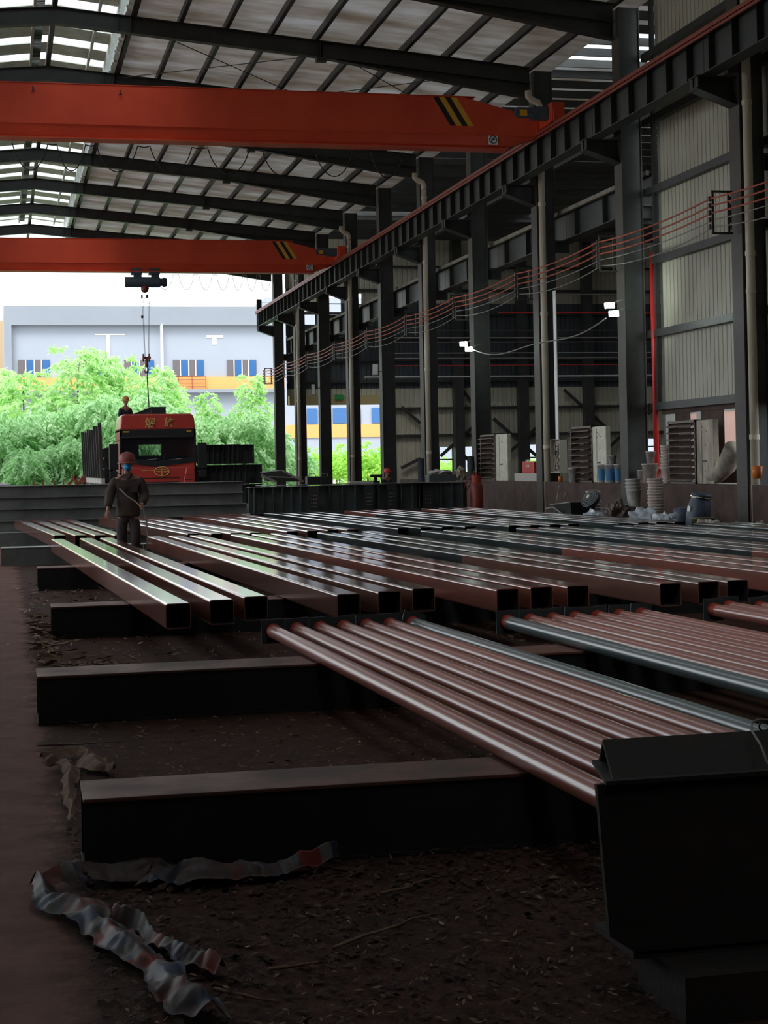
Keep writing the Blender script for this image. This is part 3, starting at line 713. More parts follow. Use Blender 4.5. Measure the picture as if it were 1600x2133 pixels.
def onX(px, py, X): return atX(px, py, X)
def louvre(x0, x1, yt, yb, n, X, label, m='louvre'):
    a = onX(x0, yb, X); b = onX(x1, yb, X); zt = onX((x0 + x1) / 2, yt, X).z; zb = max(1.062, onX((x0 + x1) / 2, yb, X).z); ya, yb_ = a.y, b.y   # ya>yb_
    r = empty('louvred_shutter', (X, (ya + yb_) / 2, zb), label, 'shutter', 'rusty louvred shutters on the low wall'); w = abs(ya - yb_); hh = zt - zb
    f = MB(); f.box(-.02, .2, -w / 2, -w / 2 + .04, 0, hh); f.box(-.02, .2, w / 2 - .04, w / 2, 0, hh); f.box(-.02, .2, -w / 2, w / 2, hh - .05, hh); f.box(-.02, .2, -w / 2, w / 2, 0, .04); f.build('shutter_frame', m, r)
    for i in range(n):
        z = .12 + (hh - .2) * i / (n - 1); s = MB()
        s.loft([[(-.10, yy, z - .05), (.18, yy, z + .05), (.18, yy, z + .065), (-.10, yy, z - .035)] for yy in (-w / 2 + .04, w / 2 - .04)])
        s.build('slat', m, r)
    return r
def cabinet(x0, x1, yt, yb, X, label, m='cream', depth=.12):
    a = onX(x0, yb, X); b = onX(x1, yb, X); zt = onX((x0 + x1) / 2, yt, X).z; w = abs(a.y - b.y); yc = (a.y + b.y) / 2; zb = 1.062
    r = empty('metal_cabinet', (X, yc, zb), label, 'cabinet', 'tall cream metal cabinets on the low wall'); hh = zt - zb
    MB().box(0, depth, -w / 2, w / 2, 0, hh).build('cabinet_body', m, r, bevel=.015)
    s = MB(); s.box(-.006, .0, w * .17, w * .18, .03, hh - .03); s.build('panel_seam', 'black', r)
    s = MB(); s.box(-.008, .0, -w * .08, w * .14, hh * .34, hh * .37); s.build('slot_handle', 'black', r)
    s = MB()
    for q, (u, v) in enumerate(((.1, .88), (-.05, .86), (.02, .83), (-.12, .81), (.12, .8), (-.05, .6), (.0, .2))): s.box(-.007, 0, u * w - .012, u * w + .012, v * hh, v * hh + .022)
    s.build('screw_hole', 'black', r); return r
PX = 13.52
louvre(1003, 1034, 905, 1003, 9, PX, 'rusty louvred shutter farthest from the camera, beside a cream cabinet'); cabinet(1034, 1058, 904, 1003, PX, 'tall cream cabinet farthest down the low wall, left of the red box')
louvre(1192, 1236, 888, 1006, 9, PX, 'rusty louvred shutter in the middle, above the stacked white buckets'); cabinet(1236, 1264, 888, 1006, PX, 'brightest tall cream cabinet, behind the blue and white buckets')
louvre(1396, 1452, 876, 1012, 9, PX, 'large louvred shutter below the pale corrugated wall'); cabinet(1453, 1488, 874, 1012, PX, 'stained tall cabinet below the pale corrugated wall', 'creamdirty')
# switchboard
p = onX(1158, 950, PX); r = empty('switchboard', (PX + .05, p.y, p.z), 'open electrical switchboard beside the tall cream downpipe', 'switchboard')
b = MB(); b.box(0, .02, -.5, .22, -.42, .42); b.box(-.12, .02, .2, .22, -.42, .42); b.box(-.12, .02, -.5, -.48, -.42, .42); b.box(-.12, .02, -.5, .22, .4, .42); b.box(-.12, .02, -.5, .22, -.42, -.4); b.build('board_box', 'creamdirty', r)
b = MB()
for j in range(12): yy, z = -.4 + .16 * (j % 3), -.3 + .16 * (j // 3); MB().box(-.09, 0, yy, yy + random.uniform(.05, .12), z, z + random.uniform(.05, .12)).build('breaker', ['black', 'creamdirty', 'steel'][j % 3], r)
b = MB(); b.tube([(-.06, -.3, .3), (-.1, -.25, .0), (-.08, -.1, -.1), (-.1, 0, -.35)], .02, 6); b.tube([(-.06, 0, .3), (-.1, -.05, .05), (-.08, -.2, -.2), (-.1, -.3, -.35)], .015, 6); b.build('wiring', 'dirty', r)
MB().box(-.12, -.1, -1.05, -.5, -.42, .40).build('cabinet_door', 'olive', r)
p = onX(1160, 979, PX); r = empty('socket_box', (PX, p.y, p.z), 'small white socket box below the switchboard', 'socket')
MB().box(0, .08, -.16, .16, -.08, .08).build('box_body', 'bucketw', r); b = MB(); [b.box(-.008, 0, yy, yy + .05, -.03, .03) for yy in (-.11, -.02, .07)]; b.build('socket_hole', 'black', r)
# red box on white block
a = onX(1122, 1005, PX + .1); b_ = onX(1072, 1005, PX + .1)
tag(MB().box(PX + .1, PX + .4, a.y, b_.y, 1.062, onX(1095, 986, PX).z).build('white_block', 'concreteblock'), 'low whitish block on the low wall under the red box', 'block')
a = onX(1113, 990, PX + .1); b_ = onX(1088, 990, PX + .1); zt, zb = onX(1100, 961, PX + .1).z, onX(1100, 985.5, PX + .1).z
r = empty('fire_box', (PX + .1, (a.y + b_.y) / 2, zb), 'red metal fire equipment box beside the nearest full downpipe', 'fire box'); w = abs(a.y - b_.y)
MB().box(0, .25, -w / 2, w / 2, 0.0, zt - zb).build('box_body', 'redbox', r, bevel=.01); b = MB()
for j in range(3): b.box(-.006, 0, .14 - j * .13 - .04, .14 - j * .13 + .04, .28, .36)
for j in range(2): b.box(-.006, 0, .08 - j * .14 - .04, .08 - j * .14 + .04, .16, .22)
b.build('marking', 'cream', r)

def bucket(p, rt, hgt, label, m='bucketw', band=None, group='buckets among the clutter', tilt=0):
    r = empty('bucket', p, label, 'bucket', group); r.rotation_euler[1] = tilt
    MB().lathe([(rt * .8, 0), (rt * .98, hgt * .93), (rt * 1.05, hgt * .93), (rt * 1.05, hgt), (rt * .96, hgt), (rt * .8, hgt * .3), (.01, hgt * .28)], n=18).build('bucket_body', m, r, True)
    if band: MB().lathe([(rt * .835, hgt * .12), (rt * .955, hgt * .75)], n=18, cap=False).build('printed_band', band, r, True)
    MB().tube([(rt * 1.0 * cos(a), rt * 1.0 * sin(a), hgt * .9 - .12 * sin(a / 1) ** 2 * (1 if sin(a) < 0 else 0)) for a in [pi + pi * q / 10 for q in range(11)]], .006, 6).build('handle', 'cable', r)
    return r
def stack(px, X, n, rt, z0, dz, label, m, group, hb=.34, wob=.012):
    """nested buckets, each its own object"""
    p = onX(px, 1000, X); proto = None
    for i in range(n):
        if proto is None:
            r = empty('nested_bucket', (0, 0, 0), '', 'bucket', group)
            MB().lathe([(rt * .8, -hb * .5), (rt * .95, hb * .38), (rt * 1.06, hb * .40), (rt * 1.06, hb * .5), (rt * .98, hb * .5), (rt * .9, hb * .3)], n=18, cap=False).build('bucket_body', m, r, True)
            proto = r; c = r
        else: c = copytree(proto)
        c.location = (p.x + random.uniform(-wob, wob), p.y + random.uniform(-wob, wob), z0 + hb * .5 + i * dz)
        c['label'] = label[0] % ('bottom' if i == 0 else 'topmost' if i == n - 1 else ORD[i] + ' from the bottom')
stack(1365, 12.6, 16, .15, 0, .057, ['paint-stained nested bucket in the tallest stack, %s'], 'bucketp', 'nested buckets in the tallest stack')
stack(1235, 12.7, 9, .155, 0.0, .07, ['white nested bucket in the leaning stack behind the fan, %s'], 'bucketw', 'nested buckets behind the fan', wob=.02)
stack(1319, 12.6, 4, .15, .62, .075, ['whitish nested bucket on the small stool, %s'], 'bucketw', 'nested buckets on the small stool')
stack(1391, 13.55, 8, .13, 1.065, .065, ['dusty bucket nested beside the large louvred shutter, %s'], 'bucketp', 'nested buckets beside the large louvre')
p = onX(1319, 1000, 12.6); r = empty('stool', (p.x, p.y, 0), 'small brown stool under a stack of whitish buckets', 'stool')
MB().box(-.2, .2, -.2, .2, .56, .6).build('seat', 'louvre', r)
for sx in (-.17, .17):
    for sy in (-.17, .17): MB().bar((sx, sy, 0), (sx * .9, sy * .9, .56), .03).build('leg', 'louvre', r)
p = onX(1266, 1000, 12.75); bucket((p.x, p.y, .25), .16, .3, 'white bucket with blue band standing on the floor pile', 'bucketp', 'bucketb')
p = onX(1294, 1000, 12.8); bucket((p.x, p.y, .3), .14, .32, 'plain brownish bucket behind the banded bucket', 'bucketp')
for px, lab in ((1190, 'frosted white tub at the foot of the middle louvred shutter'),): p = onX(px, 1000, 13.35); bucket((13.6 - .2, p.y, 1.062), .12, .34, lab, 'bucketw')
for i, (px, rr, hh, m, bd, lab) in enumerate(((1250, .13, .42, 'bucketw', 'bucketb', 'left one of three blue-banded buckets by the bright cabinet'), (1268, .16, .42, 'bucketw', 'bucketb', 'middle one of three blue-banded buckets by the bright cabinet'), (1284, .12, .42, 'bucketw', 'bucketb', 'right one of three blue-banded buckets by the bright cabinet'))):
    p = onX(px, 1000, 13.45); bucket((13.72 - .2, p.y - .02, 1.062), rr, hh, lab, m, bd, 'blue-banded buckets on the low wall')
p = onX(1270, 980, 13.45); bucket((13.52, p.y, 1.484), .1, .2, 'small bright white bucket on top of the blue-banded buckets')
p = onX(1164, 1004, 13.5); tag(MB().lathe([(.05, 0), (.06, .14), (.05, .14), (.04, .02)], (13.55, p.y, 1.062)).build('orange_pot', 'orange', None, True), 'small orange pot on the low wall by the tall downpipe', 'pot')
for i, (px, rr, hh, z, lab) in enumerate(((1345, .17, .42, 1.062, 'large dusty white bucket behind the tall bucket stack'), (1347, .10, .26, 1.485, 'small dusty bucket on top of the large dusty bucket'), (1327, .08, .28, 1.062, 'narrow dusty tin left of the large dusty bucket'))):
    p = onX(px, 1000, 13.6); bucket((13.7, p.y, z), rr, hh, lab, 'bucketp', group='dusty buckets behind the tall stack')
# coiled red hose
p = onX(1378, 985, 13.55); b = MB()
for j in range(5):
    b.tube([(13.55 + .03 * j, p.y + (.22 - .02 * j) * cos(q), p.z - .05 + (.17 - .02 * j) * sin(q) + .03 * j) for q in [2 * pi * s_ / 18 for s_ in range(19)]], .035, 8)
tag(b.build('hose_coil', mat('faded_red_hose', (.45, .13, .10), .6)), 'coil of faded red hose beside the red fire pipe', 'hose')
# frosted panes above
a = onX(1499, 950, 14.2); c = onX(1533, 950, 14.2)
tag(MB().box(14.2, 14.22, c.y, a.y, onX(1515, 948, 14.2).z, onX(1515, 856, 14.2).z).build('frosted_pane', 'paleboard'), 'large pinkish frosted pane glowing beside the stained cabinet', 'window pane')
for px0, px1, lab in ((1413, 1432, 'left'), (1438, 1450, 'right')):
    a = onX(px0, 870, 14.2); c = onX(px1, 870, 14.2); tag(MB().box(14.2, 14.22, c.y, a.y, onX(px0, 874, 14.2).z, onX(px0, 862, 14.2).z).build('frosted_pane', 'paleboard'), 'small frosted pane over the large louvre, the %s of two' % lab, 'window pane', 'small panes over the large louvre')
# mesh window behind the large louvre
b = MB(); a = onX(1428, 1000, 14.22); c = onX(1453, 1000, 14.22); zt = onX(1440, 880, 14.22).z
y = c.y
while y < a.y: b.box(14.2, 14.215, y, y + .012, 1.1, zt); y += .09
z = 1.1
while z < zt: b.box(14.2, 14.215, c.y, a.y, z, z + .012); z += .09
tag(b.build('wire_mesh', 'mesh'), 'square wire mesh seen through the large louvred shutter', 'mesh')
jb = MB(); a = onX(1400, 900, 14.1); c = onX(1430, 900, 14.1); jb.box(14.18, 14.2, c.y, a.y, 1.07, 2.7); a = onX(1453, 900, 14.1); c = onX(1500, 900, 14.1); jb.box(14.18, 14.2, c.y, a.y, 1.07, 2.7); jb.box(14.15, 14.25, YN, 34, 2.55, 2.7)
a = onX(1499, 1000, 14.1); c = onX(1536, 1000, 14.1); jb.box(14.18, 14.2, c.y, a.y, 1.07, onX(1515, 949, 14.2).z)
struct(jb.build('window_10', 'plinth'))
# duct elbow leaning on low wall
p = onX(1500, 990, 13.6); tag(MB().tube([(13.6, onX(1480, 1000, 13.6).y, 1.2), (13.6, onX(1497, 1000, 13.6).y, 1.24), (13.62, onX(1512, 1000, 13.6).y, 1.42), (13.65, onX(1527, 1000, 13.6).y, 1.75)], [.10, .15, .19, .2], 16).build('duct_elbow', 'creamdirty', None, True), 'dusty metal duct elbow lying on the low wall right of the stained cabinet', 'duct')
# barrel
p = onX(1452, 1030, 12.5); r = empty('plastic_barrel', (p.x, p.y, .40), 'blue-grey plastic barrel leaning by the low wall, below the stained cabinet', 'barrel'); r.rotation_euler = (.12, .12, 0)
MB().lathe([(.05, -.38), (.17, -.37), (.215, -.2), (.225, .15), (.2, .35), (.165, .44), (.165, .48), (.185, .48), (.185, .53), (.03, .54)], n=20).build('barrel_body', 'barrel', r, True)
MB().box(-.225, -.2, -.09, .03, .18, .28).build('paper_label', 'white', r); b = MB(); b.lathe([(.19, .44), (.195, .46), (.19, .48)], n=20, cap=False); b.build('clamp_ring', 'chrome', r)
p = onX(1436, 1060, 12.7); tag(MB().lathe([(.1, 0), (.18, .1), (.2, .5), (.17, .62), (.02, .64)], (p.x, p.y + .3, 0)).build('dark_drum', 'barrel', None, True), 'dark greenish drum half hidden behind the blue-grey barrel', 'drum')
p = onX(1463, 1060, 12.2); tag(MB().lathe([(.16, 0), (.2, .48), (.21, .48), (.21, .52), (.19, .52), (.15, .1)], (p.x, p.y, 0)).build('olive_bin', 'olive', None, True), 'short olive bin in front of the blue-grey barrel', 'bin')
# wheelbarrow
p = onX(1198, 1060, 12.3); r = empty('wheelbarrow', (p.x, p.y, 0), 'dark wheelbarrow parked by the low wall with its handle to the left', 'wheelbarrow')
b = MB(); b.loft([[(-.2, -.35, .3), (.2, -.35, .3), (.2, .35, .3), (-.2, .35, .3)], [(-.32, -.6, .68), (.32, -.6, .68), (.32, .75, .60), (-.32, .75, .60)]], cap=False); b._a([(-.2, -.35, .3), (.2, -.35, .3), (.2, .35, .3), (-.2, .35, .3)], [(0, 1, 2, 3)]); b.build('tray', 'steel', r)
b = MB(); b.tube([(-.3, -.5, .3), (-.3, .6, .55), (-.3, 1.1, .5)], .02, 8); b.tube([(.3, -.5, .3), (.3, .6, .55), (.3, 1.1, .5)], .02, 8); b.tube([(-.32, .75, .6), (-.32, -.6, .68), (.32, -.6, .68), (.32, .75, .6), (-.32, .75, .6)], .014, 6); b.build('handle_frame', 'cable', r)
b = MB(); b.tube([(-.04, -.5, .2), (.04, -.5, .2)], .2, 18); b.build('wheel', 'rubber', r)
b = MB(); b.tube([(-.25, .3, 0), (-.25, .35, .35)], .018, 6); b.tube([(.25, .3, 0), (.25, .35, .35)], .018, 6); b.build('stand_leg', 'cable', r)
# round fan
p = onX(1231, 1037, 12.3); r = empty('round_fan', (p.x, p.y, .75), 'dark round fan lying tilted on the wheelbarrow', 'fan'); r.rotation_euler = (.3, -.9, 0)
b = MB(); [b.tube([(q * cos(a), q * sin(a), .1 - q * .3) for a in [2 * pi * s_ / 20 for s_ in range(21)]], .009, 6) for q in (.07, .12, .17, .22)]; 
for j in range(12): b.tube([(.03 * cos(j * pi / 6), .03 * sin(j * pi / 6), .1), (.22 * cos(j * pi / 6), .22 * sin(j * pi / 6), .035)], .005, 5)
b.build('grille', 'cable', r); MB().lathe([(.22, .0), (.23, .03), (.2, -.08), (.08, -.1)], n=20).build('fan_shroud', 'barrel', r); MB().lathe([(.01, .11), (.04, .105), (.04, .09)], n=12).build('hub', 'white', r)
# leaning poles
for pa, pb, lab in (((1165, 1012), (1150, 1066), 'thin pole leaning on the low wall, the left of two'), ((1178, 1025), (1168, 1066), 'thin pole leaning on the low wall, the right of two')):
    a = onX(*pa, 13.45); c = onX(*pb, 13.1); c.z = 0.02; tag(MB().tube([a, c], .014, 6).build('leaning_pole', 'creamdirty'), lab, 'pole', 'poles leaning on the low wall')
# crumpled plastic bags
def bag(px, py, w, hgt, lab, m='plastic', name='plastic_bag', X=12.1, z0=None):
    p = onX(px, py, X); bm = bmesh.new(); bmesh.ops.create_icosphere(bm, subdivisions=4, radius=1)
    for v in bm.verts:
        n = v.co.normalized(); d = 1 + .5 * noise.noise(n * 2.2 + Vector((px, 0, 0))) + .22 * noise.noise(n * 6 + Vector((px, 1, 0)))
        v.co = Vector((n.x * .25 * d, n.y * w * d, n.z * hgt * d))
    me = bpy.data.meshes.new(name); bm.to_mesh(me); bm.free(); me.materials.append(M[m]); o = bpy.data.objects.new(name, me); COL.objects.link(o)
    zmin = min(v.co.z for v in me.vertices)
    o.location = (p.x, p.y, (-zmin if z0 is None else z0 - zmin)); return tag(o, lab, 'bag' if 'bag' in name else name.split('_')[-1], 'crumpled bags on the floor' if 'bag' in name else None)
bag(1242, 1075, .42, .24, 'crumpled clear plastic bag left of the tall bucket stack, by the wheelbarrow'); bag(1342, 1080, .40, .27, 'crumpled clear plastic bag below the tallest bucket stack'); bag(1385, 1080, .38, .25, 'crumpled clear plastic bag just left of the barrel')
bag(1480, 1085, .30, .22, 'crumpled reddish paper bag at the foot of the barrel', 'bucketp', 'paper_bag'); bag(1545, 1092, .45, .2, 'dark rumpled bag on the floor at the right edge', 'louvre', 'rag_bag'); bag(1590, 1088, .3, .24, 'rumpled brown bag beside the right-edge column', 'creamdirty', 'sack_bag')
bag(1288, 1062, .30, .33, 'dark heap of rags between the plastic bags', 'louvre', 'rag_heap', 12.3)
p = onX(1572, 985, 13.2); tag(MB().lathe([(.08, -.1), (.1, .12), (.02, .13)], (13.2, p.y - .1, p.z)).build('orange_can', 'orange', None, True), 'small orange can hanging at the right edge beside the downpipe', 'can')

# gas cylinder + hose
p = onX(993, 1030, 11.9); r = empty('gas_cylinder', (p.x, p.y, .35), 'rust-red gas cylinder standing at the end of the dark girder stack', 'gas cylinder')
MB().lathe([(.15, -.35), (.17, -.3), (.17, .6), (.13, .72), (.05, .76), (.05, .82)], n=18).build('cylinder_body', 'gas', r, True)
b = MB(); b.lathe([(.12, .72), (.13, .9)], n=14, cap=False); b.tube([(0, 0, .8), (0, 0, .95), (-.08, 0, 1.0)], .03, 8); b.build('valve_guard', 'weld', r)
b = MB(); b.tube([(-.05, 0, .95), (-.18, .3, .75), (-.22, .7, .35), (-.2, 1.0, .1), (-.3, 1.5, .05)], .015, 6); b.tube([(-.05, 0, .95), (-.1, .4, .6), (-.15, .8, .3), (-.1, 1.3, .2)], .012, 6); b.build('gas_hose', 'weld', r)

# hanging coat
def coat(px, pt, pb, w, X, lab):
    p = onX(px, pt, X); q = onX(px, pb, X); hgt = p.z - q.z; rings = []
    for i in range(9):
        u = i / 8; ww = w * (.25 + .75 * min(1, u * 2.5)) * (1 + .1 * sin(i)); rings.append([(p.x + .09 * sin(a) * (1 + .2 * cos(a * 5)), p.y + ww * cos(a) * (1 + .1 * sin(a * 6 + i)), p.z - hgt * u) for a in [2 * pi * k / 14 for k in range(14)]])
    tag(MB().loft(rings).build('hanging_coat', 'cloth', None, True), lab, 'coat', 'dark coats hanging on columns')
coat(877, 955, 1008, .24, 13.1, 'dark coat hanging in front of the second cream downpipe'); coat(981, 950, 1000, .22, 13.2, 'dark coat hanging left of the far louvred shutter')

# ---------------------------------------------------------------- steel on the floor
def hbeam(name, x0, x1, y, z0, hgt, w, label, mats, cat='steel beam', group=None, rz=0, tf=.016, rec=.012):
    r = empty(name, (x0, y, z0), label, cat, group, rz); Lx = x1 - x0
    MB().box(0, Lx, -w / 2, w / 2, hgt - tf, hgt).build('top_flange', mats[0], r, bevel=.003)
    MB().box(0, Lx, -w / 2, w / 2, 0, tf).build('bottom_flange', mats[1], r)
    wb = MB().box(0.003, Lx, -w / 2 + rec, -w / 2 + rec + .012, tf, hgt - tf); wb.box(.003, Lx, w / 2 - rec - .012, w / 2 - rec, tf, hgt - tf); wb.build('web', mats[1], r)
    return r
SB = 'low support beams across the floor'
hbeam('support_beam', .29, 4.2, 6.63, 0, .3, .40, 'nearest long dark support beam across the floor, under the round pipes', ('hflange', 'hbeam'), group=SB, rz=-.015)
hbeam('support_beam', .20, 9.5, 10.6, 0, .3, .46, 'second dark support beam from the camera, under the pipe end plates', ('hflange', 'hbeam'), group=SB)
hbeam('support_beam', .44, 9.0, 15.85, 0, .3, .44, 'third support beam from the camera, under the front ends of the square tubes', ('hflange', 'hbeam'), group=SB)
hbeam('support_beam', .45, 12, 22.3, 0, .3, .44, 'fourth support beam from the camera, short red top showing left of the tubes', ('hflange', 'hbeam'), group=SB)
hbeam('support_beam', -.02, 12, 28.5, 0, .3, .5, 'fifth support beam from the camera, grey, at the left photo edge', ('greystack', 'greystack'), group=SB)
hbeam('support_beam', -.4, 12, 35.5, 0, .3, .4, 'sixth support beam, grey, under the far ends of the back tubes', ('greystack', 'greystack'), group=SB)

# square tubes
SQ = {}
def sqtube(L_, ma, mb_, split, w=.2):
    key = (round(L_, 2), ma, mb_, split)
    if key in SQ: return SQ[key]
    b = MB(); c = .018; hw = w / 2
    def ring(y, hw, c):
        p = []
        for sx, sz, a0 in ((1, 1, 0), (-1, 1, 90), (-1, -1, 180), (1, -1, 270)):
            for a in (0, 30, 60, 90):
                t = radians(a0 + a); p.append((sx * (hw - c) + c * cos(t), y, sz * (hw - c) + c * sin(t)))
        return p
    s = L_ * split if 0 < split < 1 else L_ / 2
    b.loft([ring(0, hw, c), ring(s, hw, c)], cap=False, mi=0); b.loft([ring(s, hw, c), ring(L_, hw, c)], cap=False, mi=1)
    inn = hw - .007
    b.loft([ring(0, hw, c), ring(0, inn, .012)], cap=False, mi=0); b.loft([ring(L_, inn, .012), ring(L_, hw, c)], cap=False, mi=1)
    b.loft([ring(L_, inn, .012), ring(0, inn, .012)], cap=False, mi=2)
    me = bpy.data.meshes.new('square_tube'); me.from_pydata(b.v, [], b.f)
    for m in (ma, mb_ if 0 < split < 1 else ma, 'tubein'): me.materials.append(M[m])
    me.polygons.foreach_set('material_index', b.mi); me.polygons.foreach_set('use_smooth', [p.area / L_ < .02 for p in me.polygons])
    bm = bmesh.new(); bm.from_mesh(me)
    for e in bm.edges:
        if len(e.link_faces) == 2 and e.calc_face_angle(0) > .7: e.smooth = False
    bm.to_mesh(me); bm.free(); SQ[key] = me; return me
# group: near (x,y) of left corner, spacing handled per tube, far y
TG = {
 'front left bundle, ending nearest the left aisle': ([(1.24, 13.04), (1.61, 13.25), (1.92, 13.47)], [(.75, 26.4), (1.19, 26.4), (1.50, 26.4)], 'tubered', 'tubered', 0),
 'second front bundle from the left': ([(2.67, 13.35), (3.05, 13.5), (3.39, 13.68)], [(2.25, 26.4), (2.58, 26.4), (2.91, 26.4)], 'tubebrown', 'tubered', .5),
 'third front bundle from the left': ([(4.02, 13.3), (4.34, 13.37), (4.66, 13.35)], [(3.54, 26.15), (3.87, 26.2), (4.19, 26.2)], 'tubered', 'tubebrown', .55),
 'fourth front bundle, dark at its far half': ([(5.46, 13.26), (5.82, 13.28), (6.10, 13.3)], [(4.93, 26.1), (5.30, 26.1), (5.66, 26.1)], 'tubebrown', 'tubegreen', .42),
 'fifth front bundle, dark at its far half': ([(6.98, 13.3), (7.35, 13.4), (7.72, 13.3)], [(6.55, 25.8), (6.93, 25.8), (7.32, 25.8)], 'tubered', 'tubegreen', .5),
 'sixth front bundle, dark with a red near part': ([(8.55, 13.3), (8.9, 13.4), (9.28, 13.3)], [(8.12, 25.7), (8.5, 25.7), (8.88, 25.7)], 'tubered', 'tubegreen', .35),
 'seventh front bundle, dark green': ([(10.1, 13.5), (10.45, 13.4), (10.8, 13.5)], [(9.76, 25.6), (10.12, 25.6), (10.48, 25.6)], 'tubegreen', 'tubegreen', 0),
 'eighth front bundle, beside the clutter': ([(11.5, 13.5), (11.85, 13.6), (12.15, 13.5)], [(11.18, 25.6), (11.52, 25.6), (11.84, 25.6)], 'tubegreen', 'tubegreen', 0),
 'back left bundle behind the front left one': ([(.84, 27.9), (1.17, 27.7), (1.48, 27.5), (1.79, 27.35)], [(.28, 38.0), (.60, 38.2), (.92, 38.3), (1.27, 38.3)], 'tubered', 'tubered', 0),
 'back bundle behind the walking worker': ([(2.94, 27.0), (3.3, 26.8), (3.61, 26.8), (3.92, 26.7)], [(2.17, 38.6), (2.53, 38.6), (2.88, 38.7), (3.22, 38.6)], 'tubebrown', 'tubered', .6),
 'third back bundle from the left': ([(4.56, 26.9), (4.90, 26.9), (5.26, 27.0), (5.6, 27.0)], [(4.1, 38.6), (4.46, 38.7), (4.83, 38.9), (5.2, 38.9)], 'tubebrown', 'tubered', .6),
 'fourth back bundle, black with white reflections': ([(6.44, 26.9), (6.83, 26.9), (7.2, 26.9), (7.6, 26.9)], [(5.97, 38.4), (6.37, 38.5), (6.73, 38.6), (7.1, 38.6)], 'tubegreen', 'tubegreen', 0),
 'fifth back bundle, black with maroon far ends': ([(8.28, 26.6), (8.66, 26.6), (9.0, 26.6), (9.33, 26.6)], [(7.96, 38.7), (8.36, 38.7), (8.69, 38.7), (9.02, 38.7)], 'tubegreen', 'tubered', .75),
 'sixth back bundle, nearest the low wall': ([(10.14, 26.35), (10.49, 26.35), (10.82, 26.35), (11.15, 26.35)], [(9.85, 38.6), (10.27, 38.6), (10.6, 38.5), (10.95, 38.5)], 'tubegreen', 'tubered', .8),
}
for gname, (near, far, ma, mb_, split) in TG.items():
    n = len(near); words = ['leftmost', 'middle', 'rightmost'] if n == 3 else ['leftmost', 'second', 'third', 'rightmost']
    cname = {'tubered': 'red-brown', 'tubebrown': 'brown', 'tubegreen': 'dark green-black'}[ma]
    for i, (a, b) in enumerate(zip(near, far)):
        L_ = round(sqrt((b[0] - a[0]) ** 2 + (b[1] - a[1]) ** 2), 1)
        me = sqtube(L_, ma, mb_, split)
        o = bpy.data.objects.new('square_tube', me); COL.objects.link(o)
        ang = atan2(-(b[0] - a[0]), b[1] - a[1]); o.rotation_euler[2] = ang
        o.location = (a[0] + .1, a[1], .4005)
        tag(o, '%s square steel tube, %s of the %s' % (cname, words[i], gname), 'steel tube', 'square tubes, ' + gname.split(',')[0])

# round pipes with end plates
def rpipe(x0, y0, x1, y1, zc, label, group, m, roll, extra=0):
    L_ = sqrt((x1 - x0) ** 2 + (y1 - y0) ** 2); r = empty('round_pipe', (x1, y1, zc), label, 'steel pipe', group, atan2(-(x1 - x0), y1 - y0))
    # local: +y towards far (toward x1,y1) -> origin at far end, pipe runs to -y
    b = MB(); b.tube([(0, -L_, 0), (0, 0, 0)], .05, 28, cap=False); b.tube([(0, 0, 0), (0, -L_, 0)], .045, 28, cap=False); b.build('pipe_body', m, r, True)
    e = MB(); e.T = Matrix.Rotation(roll, 4, 'Y'); e.box(-.088, .088, -.006, .006, -.088, .088); e.build('end_plate', 'plate', r)
    w = MB(); w.tube([(0, -.006, 0), (0, -.03, 0), (0, -.10, 0)], [.058, .053, .0506], 28, cap=False); w.build('weld_collar', 'weld', r, True)
    return r
rolls = [-.03, -.05, -.06, -.09, .03, -.02, .25]
for i in range(7):
    xf = 1.93 + .181 * i; rpipe(xf + .16 + .005 * i, 5.55 + .12 * i, xf, 12.05 + .02 * i, .3505, 'red oxide round pipe in the near bundle, %s from the left' % ORD[i] if i < 6 else 'grey-green round pipe at the right side of the near bundle', 'round pipes of the near bundle', 'pipe' if i < 6 else 'pipegreen', rolls[i])
rolls = [-.01, -.03, -.12, .05, -.1, .04, .06]
for i in range(7):
    xf = 3.71 + .187 * i; rpipe(xf + .18, 6.2, xf, 12.0 + .02 * i, .3505, '%s round pipe from the left in the right-hand bundle' % ('grey-green' if i in (0, 1) else 'red oxide') .replace('round', 'round') if 0 else ('grey-green round pipe in the right-hand bundle, %s from the left' if i in (0, 1) else 'red oxide round pipe in the right-hand bundle, %s from the left') % ORD[i], 'round pipes of the right-hand bundle', 'pipegreen' if i == 0 else 'pipe', rolls[i])
for i in range(5):
    xf = 5.52 + .2 * i; rpipe(xf + .18, 6.2, xf, 12.3 + .15 * (i % 2), .3505, 'red oxide round pipe in the bundle at the right photo edge, %s from the left' % ORD[i], 'round pipes of the right-edge bundle', 'pipe', -.02 * i)

# near right rack: beam capped by an inverted angle, on a low block
r = empty('capped_beam', (1.63, 4.45, .145), 'large blackish grimy beam with an angle-iron cap at the lower right corner', 'steel beam')
b = MB(); b.loft([[(.0, 0, .49), (.03, .0, .06), (.12, 0, .0), (2.4, 0, .0), (2.4, 0, .49)], [(.0, .02, .49), (.03, .02, .06), (.12, .02, .0), (2.4, .02, .0), (2.4, .02, .49)]]); b.box(.25, 2.4, .30, .32, 0, .49); b.box(.1, 2.4, 0, .32, -.01, .01); b.build('beam_body', 'grime', r)
b = MB(); b.loft([[(.02, -.02, zq), (2.4, -.02, zq), (2.4, .31, zq), (.10, .31, zq)] for zq in (.49, .502)]); b.build('top_plate', 'grime', r)
b = MB(); b.loft([[(x0_, .01, .502), (x1_, .15, .59), (x2_, .31, .502), (x2_, .295, .502), (x1_, .15, .575), (x0_, .025, .502)] for x0_, x1_, x2_ in ((.053, .076, .121), (2.4, 2.4, 2.4))]); b.build('angle_cap', 'grime', r)
